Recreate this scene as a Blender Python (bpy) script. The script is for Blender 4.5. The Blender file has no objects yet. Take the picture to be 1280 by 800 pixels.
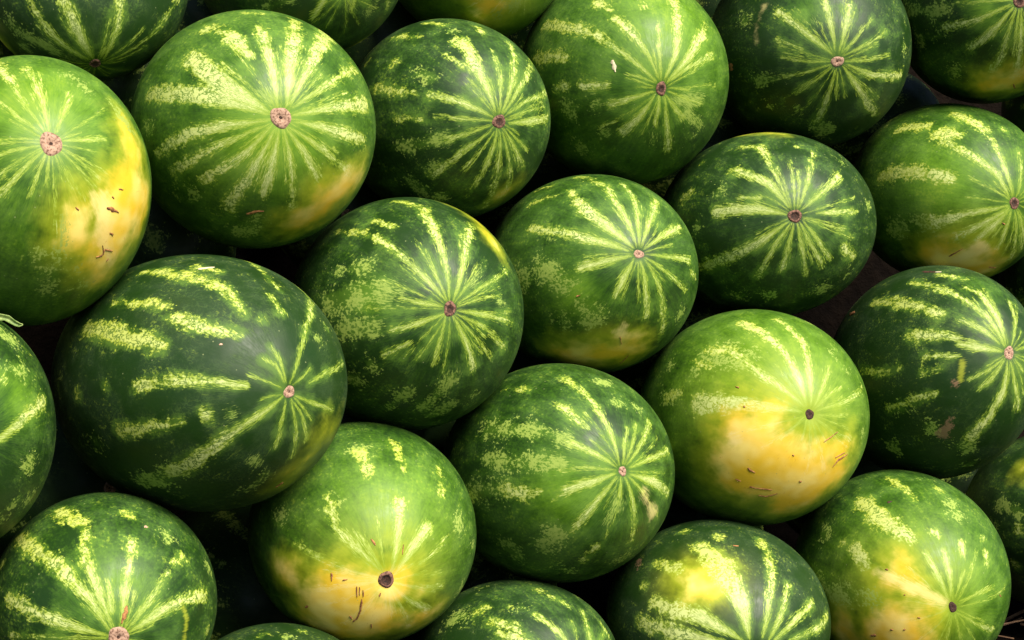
import bpy, bmesh, math, random
import numpy as np
from mathutils import Vector, Matrix, Quaternion

# ------------------------------------------------------------------ camera, light, exposure
scene = bpy.context.scene
R = math.radians
cam_d = bpy.data.cameras.new('camera'); cam = bpy.data.objects.new('camera', cam_d)
scene.collection.objects.link(cam); scene.camera = cam
cam.location = (0, 0, 0.9093); cam.rotation_euler = (R(78), 0, 0)
cam_d.sensor_width = 36; cam_d.lens = 57.6; cam_d.clip_start = .05; cam_d.clip_end = 500

to_sun = Vector((0.42, -0.46, 0.78)).normalized()
elev = math.asin(to_sun.z); azim = math.atan2(to_sun.x, to_sun.y)
world = bpy.data.worlds.new('World'); scene.world = world; world.use_nodes = True
wn = world.node_tree; wn.nodes.clear()
sky = wn.nodes.new('ShaderNodeTexSky'); sky.sky_type = 'NISHITA'; sky.sun_disc = False
sky.sun_elevation = elev; sky.sun_rotation = azim
bg = wn.nodes.new('ShaderNodeBackground'); bg.inputs['Strength'].default_value = 0.05
wo = wn.nodes.new('ShaderNodeOutputWorld')
wn.links.new(sky.outputs[0], bg.inputs[0]); wn.links.new(bg.outputs[0], wo.inputs[0])
sun_d = bpy.data.lights.new('sun', 'SUN'); sun_d.energy = 5.0; sun_d.angle = R(32); sun_d.color = (1, .93, .80)
sun = bpy.data.objects.new('sun', sun_d); scene.collection.objects.link(sun)
sun.rotation_euler = to_sun.to_track_quat('Z', 'Y').to_euler()
vs = scene.view_settings
vs.view_transform = 'Standard'; vs.look = 'None'; vs.gamma = 1; vs.use_curve_mapping = False; vs.exposure = 0.85
scene.cycles.max_bounces = 5; scene.cycles.diffuse_bounces = 2; scene.cycles.glossy_bounces = 2

# ------------------------------------------------------------------ node helpers
class NT:
    def __init__(self, name):
        self.mat = bpy.data.materials.new(name); self.mat.use_nodes = True
        self.t = self.mat.node_tree; self.t.nodes.clear()
        self.out = self.t.nodes.new('ShaderNodeOutputMaterial')
        self.bsdf = self.t.nodes.new('ShaderNodeBsdfPrincipled')
        self.t.links.new(self.bsdf.outputs[0], self.out.inputs[0])
    def put(self, sock, v):
        if hasattr(v, 'is_output'): self.t.links.new(v, sock)
        elif v is not None: sock.default_value = v
    def math(self, op, a, b=None, c=None, clamp=False):
        n = self.t.nodes.new('ShaderNodeMath'); n.operation = op; n.use_clamp = clamp
        for s, v in zip(n.inputs, (a, b, c)): self.put(s, v)
        return n.outputs[0]
    def vmath(self, op, a, b=None, scale=None):
        n = self.t.nodes.new('ShaderNodeVectorMath'); n.operation = op
        self.put(n.inputs[0], a); self.put(n.inputs[1], b)
        if scale is not None: self.put(n.inputs['Scale'], scale)
        return n.outputs[0]
    def attr(self, name):
        n = self.t.nodes.new('ShaderNodeAttribute'); n.attribute_name = name; return n.outputs['Fac']
    def step(self, v, a, b, lo=0., hi=1.):
        n = self.t.nodes.new('ShaderNodeMapRange'); n.interpolation_type = 'SMOOTHSTEP'
        self.put(n.inputs[0], v); n.inputs[1].default_value = a; n.inputs[2].default_value = b
        n.inputs[3].default_value = lo; n.inputs[4].default_value = hi
        return n.outputs[0]
    def noise(self, vec, scale, detail=3, rough=.55, dist=0):
        n = self.t.nodes.new('ShaderNodeTexNoise'); self.put(n.inputs['Vector'], vec)
        n.inputs['Scale'].default_value = scale; n.inputs['Detail'].default_value = detail
        n.inputs['Roughness'].default_value = rough; n.inputs['Distortion'].default_value = dist
        return n.outputs['Fac']
    def voro(self, vec, scale, feature='F1', rnd=1):
        n = self.t.nodes.new('ShaderNodeTexVoronoi'); n.feature = feature; self.put(n.inputs['Vector'], vec)
        n.inputs['Scale'].default_value = scale; n.inputs['Randomness'].default_value = rnd
        return n.outputs['Distance']
    def mix(self, f, a, b):
        n = self.t.nodes.new('ShaderNodeMix'); n.data_type = 'RGBA'
        self.put(n.inputs[0], f)
        for s, v in ((n.inputs[6], a), (n.inputs[7], b)):
            if isinstance(v, tuple): v = (*v, 1)
            self.put(s, v)
        return n.outputs[2]
    def mixf(self, f, a, b):
        n = self.t.nodes.new('ShaderNodeMix'); n.data_type = 'FLOAT'
        self.put(n.inputs[0], f); self.put(n.inputs[2], a); self.put(n.inputs[3], b)
        return n.outputs[0]
    def ramp(self, f, stops):
        n = self.t.nodes.new('ShaderNodeValToRGB'); e = n.color_ramp.elements
        while len(e) < len(stops): e.new(.5)
        for el, (p, c) in zip(e, stops): el.position = p; el.color = (*c, 1)
        self.put(n.inputs[0], f); return n.outputs[0]
    def objc(self):
        return self.t.nodes.new('ShaderNodeTexCoord').outputs['Object']
    def rand(self):
        return self.t.nodes.new('ShaderNodeObjectInfo').outputs['Random']
    def bump(self, h, strength, dist):
        n = self.t.nodes.new('ShaderNodeBump'); n.inputs['Strength'].default_value = strength
        n.inputs['Distance'].default_value = dist; self.put(n.inputs['Height'], h)
        self.t.links.new(n.outputs[0], self.bsdf.inputs['Normal'])
    def set(self, **k):
        for a, v in k.items():
            a = a.replace('_', ' ')
            if isinstance(v, tuple) and len(v) == 3: v = (*v, 1)
            self.put(self.bsdf.inputs[a], v)

def rind_material():
    m = NT('watermelon_rind')
    P = m.objc(); rnd = m.rand()
    off = m.math('MULTIPLY', rnd, 41.0)
    comb = m.t.nodes.new('ShaderNodeCombineXYZ'); m.put(comb.inputs[0], off); m.put(comb.inputs[1], m.math('MULTIPLY', rnd, 17.0))
    Po = m.vmath('ADD', P, comb.outputs[0])
    sp = m.t.nodes.new('ShaderNodeSeparateXYZ'); m.put(sp.inputs[0], P)
    r = m.math('ADD', m.math('SQRT', m.math('ADD', m.math('MULTIPLY', sp.outputs[0], sp.outputs[0]), m.math('MULTIPLY', sp.outputs[1], sp.outputs[1]))), 1e-5)
    th = m.attr('polar')
    cy = m.t.nodes.new('ShaderNodeCombineXYZ')
    m.put(cy.inputs[0], m.math('DIVIDE', sp.outputs[0], r)); m.put(cy.inputs[1], m.math('DIVIDE', sp.outputs[1], r))
    m.put(cy.inputs[2], m.math('ADD', m.math('MULTIPLY', th, .30), off))
    V = cy.outputs[0]                                   # streaks that run along the meridians
    far = m.step(th, .25, .95)
    vfine = m.noise(V, 85, 2, .6)
    n_edge = m.mixf(m.math('MULTIPLY', far, .62), m.noise(V, 34, 4, .66), m.noise(Po, 85, 5, .68))
    n_fine = m.mixf(far, vfine, m.noise(Po, 300, 2, .65))
    n_big = m.noise(Po, 34, 3, .55)
    n_low = m.noise(Po, 7, 2, .5)
    e1 = m.math('SUBTRACT', n_edge, .5); e2 = m.math('SUBTRACT', n_fine, .5); e3 = m.math('SUBTRACT', n_big, .5)
    amp = m.step(th, .08, 1.0, 4, 48)
    amp2 = m.step(th, .08, .9, 5, 17)
    dist = m.math('ADD', m.math('MULTIPLY', e1, amp), m.math('MULTIPLY', e2, amp2))
    hole = m.math('MULTIPLY', m.math('MAXIMUM', m.math('SUBTRACT', .47, n_big), 0), m.step(th, .45, 1.0, 0, 45))
    dist = m.math('SUBTRACT', dist, hole)
    sA = m.math('ADD', m.attr('stripe'), dist)
    stripe = m.step(m.math('MULTIPLY', sA, m.step(th, .15, .75, 2.2, .8)), -1.4, 1.8)
    mA = m.math('ADD', m.math('ADD', m.math('MINIMUM', m.attr('mottle'), 1.5), m.math('MULTIPLY', dist, 1.5)), m.math('ADD', m.math('MULTIPLY', e2, 36), m.math('MULTIPLY', e3, 30)))
    mott = m.math('MULTIPLY', m.step(mA, -2.0, 5.0), .85)
    fr = m.math('MAXIMUM', m.attr('stripe'), m.math('SUBTRACT', m.attr('mottle'), 1))
    fringe = m.step(m.math('ADD', m.math('ADD', fr, m.math('MULTIPLY', e3, 26)), m.math('MULTIPLY', e2, 16)), -7, 3)
    # thin green veins that break up the pale stripes
    vn = m.mixf(m.step(th, .3, .7), vfine, m.noise(Po, 120, 2, .7, .4))
    veinm = m.math('MULTIPLY', m.step(m.math('ABSOLUTE', m.math('SUBTRACT', vn, .5)), .012, .06, 1, 0), m.step(n_big, .32, .52))
    stripe = m.math('MULTIPLY', stripe, m.math('SUBTRACT', 1, m.math('MULTIPLY', veinm, .9)))
    stripe = m.math('MULTIPLY', stripe, m.step(m.math('ADD', n_big, e2), .22, .5, .55, 1))
    # skin greens
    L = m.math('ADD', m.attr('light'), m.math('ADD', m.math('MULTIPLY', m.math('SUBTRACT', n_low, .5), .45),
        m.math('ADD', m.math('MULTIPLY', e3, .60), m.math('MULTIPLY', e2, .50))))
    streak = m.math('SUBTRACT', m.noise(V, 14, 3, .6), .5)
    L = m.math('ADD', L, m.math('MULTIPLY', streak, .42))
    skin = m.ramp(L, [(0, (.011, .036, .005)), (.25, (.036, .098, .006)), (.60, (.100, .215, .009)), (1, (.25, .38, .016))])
    L_ = m.step(m.math('ABSOLUTE', m.math('SUBTRACT', vn, .5)), .0, .05, 1, 0)
    skin = m.mix(m.math('MULTIPLY', L_, m.step(n_big, .38, .62, .02, .20)), skin, (.10, .19, .03))
    lime = m.mix(n_big, (.07, .17, .015), (.14, .26, .02))
    skin = m.mix(m.math('MULTIPLY', fringe, .48), skin, lime)
    fleck = m.math('MULTIPLY', m.step(m.math('ADD', m.math('MULTIPLY', n_edge, .6), m.math('MULTIPLY', n_fine, .4)), .52, .62),
        m.math('MULTIPLY', m.step(m.math('ADD', streak, e3), -.08, .16), far))
    skin = m.mix(m.math('MULTIPLY', fleck, .55), skin, (.22, .31, .022))
    yA = m.math('ADD', m.attr('yellow'), m.math('ADD', m.math('MULTIPLY', e3, 60), m.math('MULTIPLY', e1, 14)))
    yel = m.step(yA, -20, 14)
    ycol = m.mix(m.step(m.noise(Po, 22, 2, .6), .35, .68), (.80, .51, .026), (.88, .68, .17))
    glow = m.math('MULTIPLY', m.attr('glow'), m.math('ADD', .85, m.math('ADD', m.math('MULTIPLY', e3, 2.2), e1)), clamp=True)
    skin = m.mix(m.math('MULTIPLY', glow, .85), skin, (.36, .40, .014))
    skin = m.mix(m.math('MULTIPLY', m.step(yA, -42, -4), .8), skin, (.32, .37, .012))
    skin = m.mix(yel, skin, ycol)
    skin = m.mix(mott, skin, m.mix(n_fine, (.17, .28, .025), (.38, .46, .10)))
    scol = m.mix(m.step(sA, 0, 7), (.26, .36, .025), m.mix(n_fine, (.44, .53, .12), (.66, .71, .32)))
    scol = m.mix(m.step(th, .5, 1.3, 0, .6), scol, (.40, .45, .035))
    scol = m.mix(yel, scol, (.86, .70, .24))
    skin = m.mix(m.math('MULTIPLY', stripe, m.mixf(yel, 1.0, .6)), skin, scol)
    pa = m.math('ADD', m.attr('pale'), m.math('ADD', m.math('MULTIPLY', e1, 22), m.math('MULTIPLY', e3, 22)))
    skin = m.mix(m.math('MULTIPLY', m.step(pa, -6, 6), .5), skin, (.90, .72, .30))
    skin = m.mix(m.math('MULTIPLY', m.step(m.math('ADD', m.attr('lime'), m.math('MULTIPLY', e1, 14)), -2.5, 2.5), .6), skin, (.40, .44, .03))
    qa = m.math('ADD', m.attr('blotch'), m.math('ADD', m.math('MULTIPLY', e1, 30), m.math('MULTIPLY', e2, 16)))
    skin = m.mix(m.math('MULTIPLY', m.step(qa, -2, 3), .7), skin, (.30, .17, .10))
    # patches of greyish wax bloom
    skin = m.mix(m.step(m.math('ADD', n_low, m.math('MULTIPLY', e3, .5)), .40, .72, 0, .03), skin, (.26, .34, .27))
    # tiny pale and rusty freckles, dust
    dots = m.voro(Po, 75)
    skin = m.mix(m.math('MULTIPLY', m.step(dots, .035, .075, 1, 0), .5), skin, (.30, .33, .14))
    rus2 = m.step(m.math('ADD', m.math('MULTIPLY', n_edge, .5), m.math('MULTIPLY', n_fine, .5)), .585, .65)
    skin = m.mix(m.math('MULTIPLY', rus2, m.math('MULTIPLY', yel, .5)), skin, (.48, .21, .04))
    m.set(Base_Color=skin, Roughness=m.step(m.math('ADD', m.math('MULTIPLY', n_big, .6), m.math('MULTIPLY', n_edge, .4)), .36, .64, .40, .68), Specular_IOR_Level=.33)
    hgt = m.noise(Po, 24, 5, .42)
    m.bump(hgt, .22, .004)
    return m.mat

def simple(name, c1, c2, scale, rough=.8, bump=.5, bd=.002, lo=.35, hi=.65):
    m = NT(name); P = m.objc(); n = m.noise(P, scale, 5, .65)
    m.set(Base_Color=m.mix(m.step(n, lo, hi), c1, c2), Roughness=rough)
    m.bump(n, bump, bd); return m.mat
RIND = rind_material()
CORK = simple('scar_cork', (.13, .06, .035), (.42, .26, .18), 420, .85, .6, .001, .36, .56)
CORK2 = simple('scar_cork_dark', (.045, .018, .011), (.24, .115, .075), 420, .85, .6, .001, .38, .62)
PIT = simple('scar_pit', (.012, .006, .004), (.07, .028, .016), 500, .9, .6, .001)
SCAB = simple('scab_brown', (.15, .050, .016), (.42, .19, .06), 300, .8, .5, .0008)
PINK = simple('scab_pink', (.50, .26, .18), (.68, .42, .30), 300, .8, .4, .0008)
FLAKE = simple('dry_flake', (.45, .37, .22), (.66, .57, .38), 250, .8, .4, .0008)
DARK = simple('dark_rot', (.018, .008, .005), (.08, .03, .015), 250, .7, .5, .001)
def matte(m): m.node_tree.nodes['Principled BSDF'].inputs['Specular IOR Level'].default_value = .05; return m
SOIL = matte(simple('gap_dark_soil', (.003, .002, .0015), (.007, .0045, .003), 18, .95, .8, .02))  # shade of the gaps put into the colour, far darker than real soil
STRAW = simple('dry_straw', (.09, .045, .02), (.20, .11, .05), 60, .8, .3, .001)
LEAF = simple('torn_leaf', (.08, .16, .025), (.30, .38, .11), 140, .6, .4, .001)

# ------------------------------------------------------------------ object helpers
def link(name, me, mat, parent=None):
    o = bpy.data.objects.new(name, me); scene.collection.objects.link(o)
    if mat: me.materials.append(mat)
    if parent: o.parent = parent
    return o
def smooth(me): me.polygons.foreach_set('use_smooth', np.ones(len(me.polygons), bool))
def unit(th, ph):
    th, ph = R(th), R(ph)
    return np.array([math.sin(th)*math.cos(ph), math.sin(th)*math.sin(ph), math.cos(th)])

# ------------------------------------------------------------------ ground: flat yard plus an invented earth bank that blocks light behind the gaps
def make_ground():
    al = np.array([math.cos(.40), math.sin(.40)]); mm = np.array([-al[1], al[0]])
    us = np.concatenate([[-60, -20, -8], np.linspace(-3, 4, 71), [9, 20, 60]])
    prof = [(-60, 0), (-20, 0), (-5, 0), (-1, 0)] + [(v, 0) for v in np.linspace(0, 2.24, 20)]
    prof += [(2.3, .0)] + [(2.38 + .25*z, z) for z in np.linspace(.05, 1.55, 22)] + [(3.2, 1.62), (6, 1.66), (20, 1.7), (60, 1.7)]
    rs = np.random.default_rng(3); V = []; Fc = []
    for i, u in enumerate(us):
        for j, (v, z) in enumerate(prof):
            k = .02 if abs(u) < 9 and -1 <= v < 4 else 0
            k *= .6
            p = al*u + mm*(v + (rs.normal(0, k) if z > 0 else 0))
            V.append((p[0], p[1], z + (rs.normal(0, k*.35) - (.01 if z == 0 else 0))))
    n = len(prof)
    for i in range(len(us)-1):
        for j in range(n-1): Fc.append((i*n+j, (i+1)*n+j, (i+1)*n+j+1, i*n+j+1))
    me = bpy.data.meshes.new('ground'); me.from_pydata(V, [], Fc); smooth(me)
    o = link('ground', me, SOIL); o['kind'] = 'structure'
    return o
make_ground()

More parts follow.
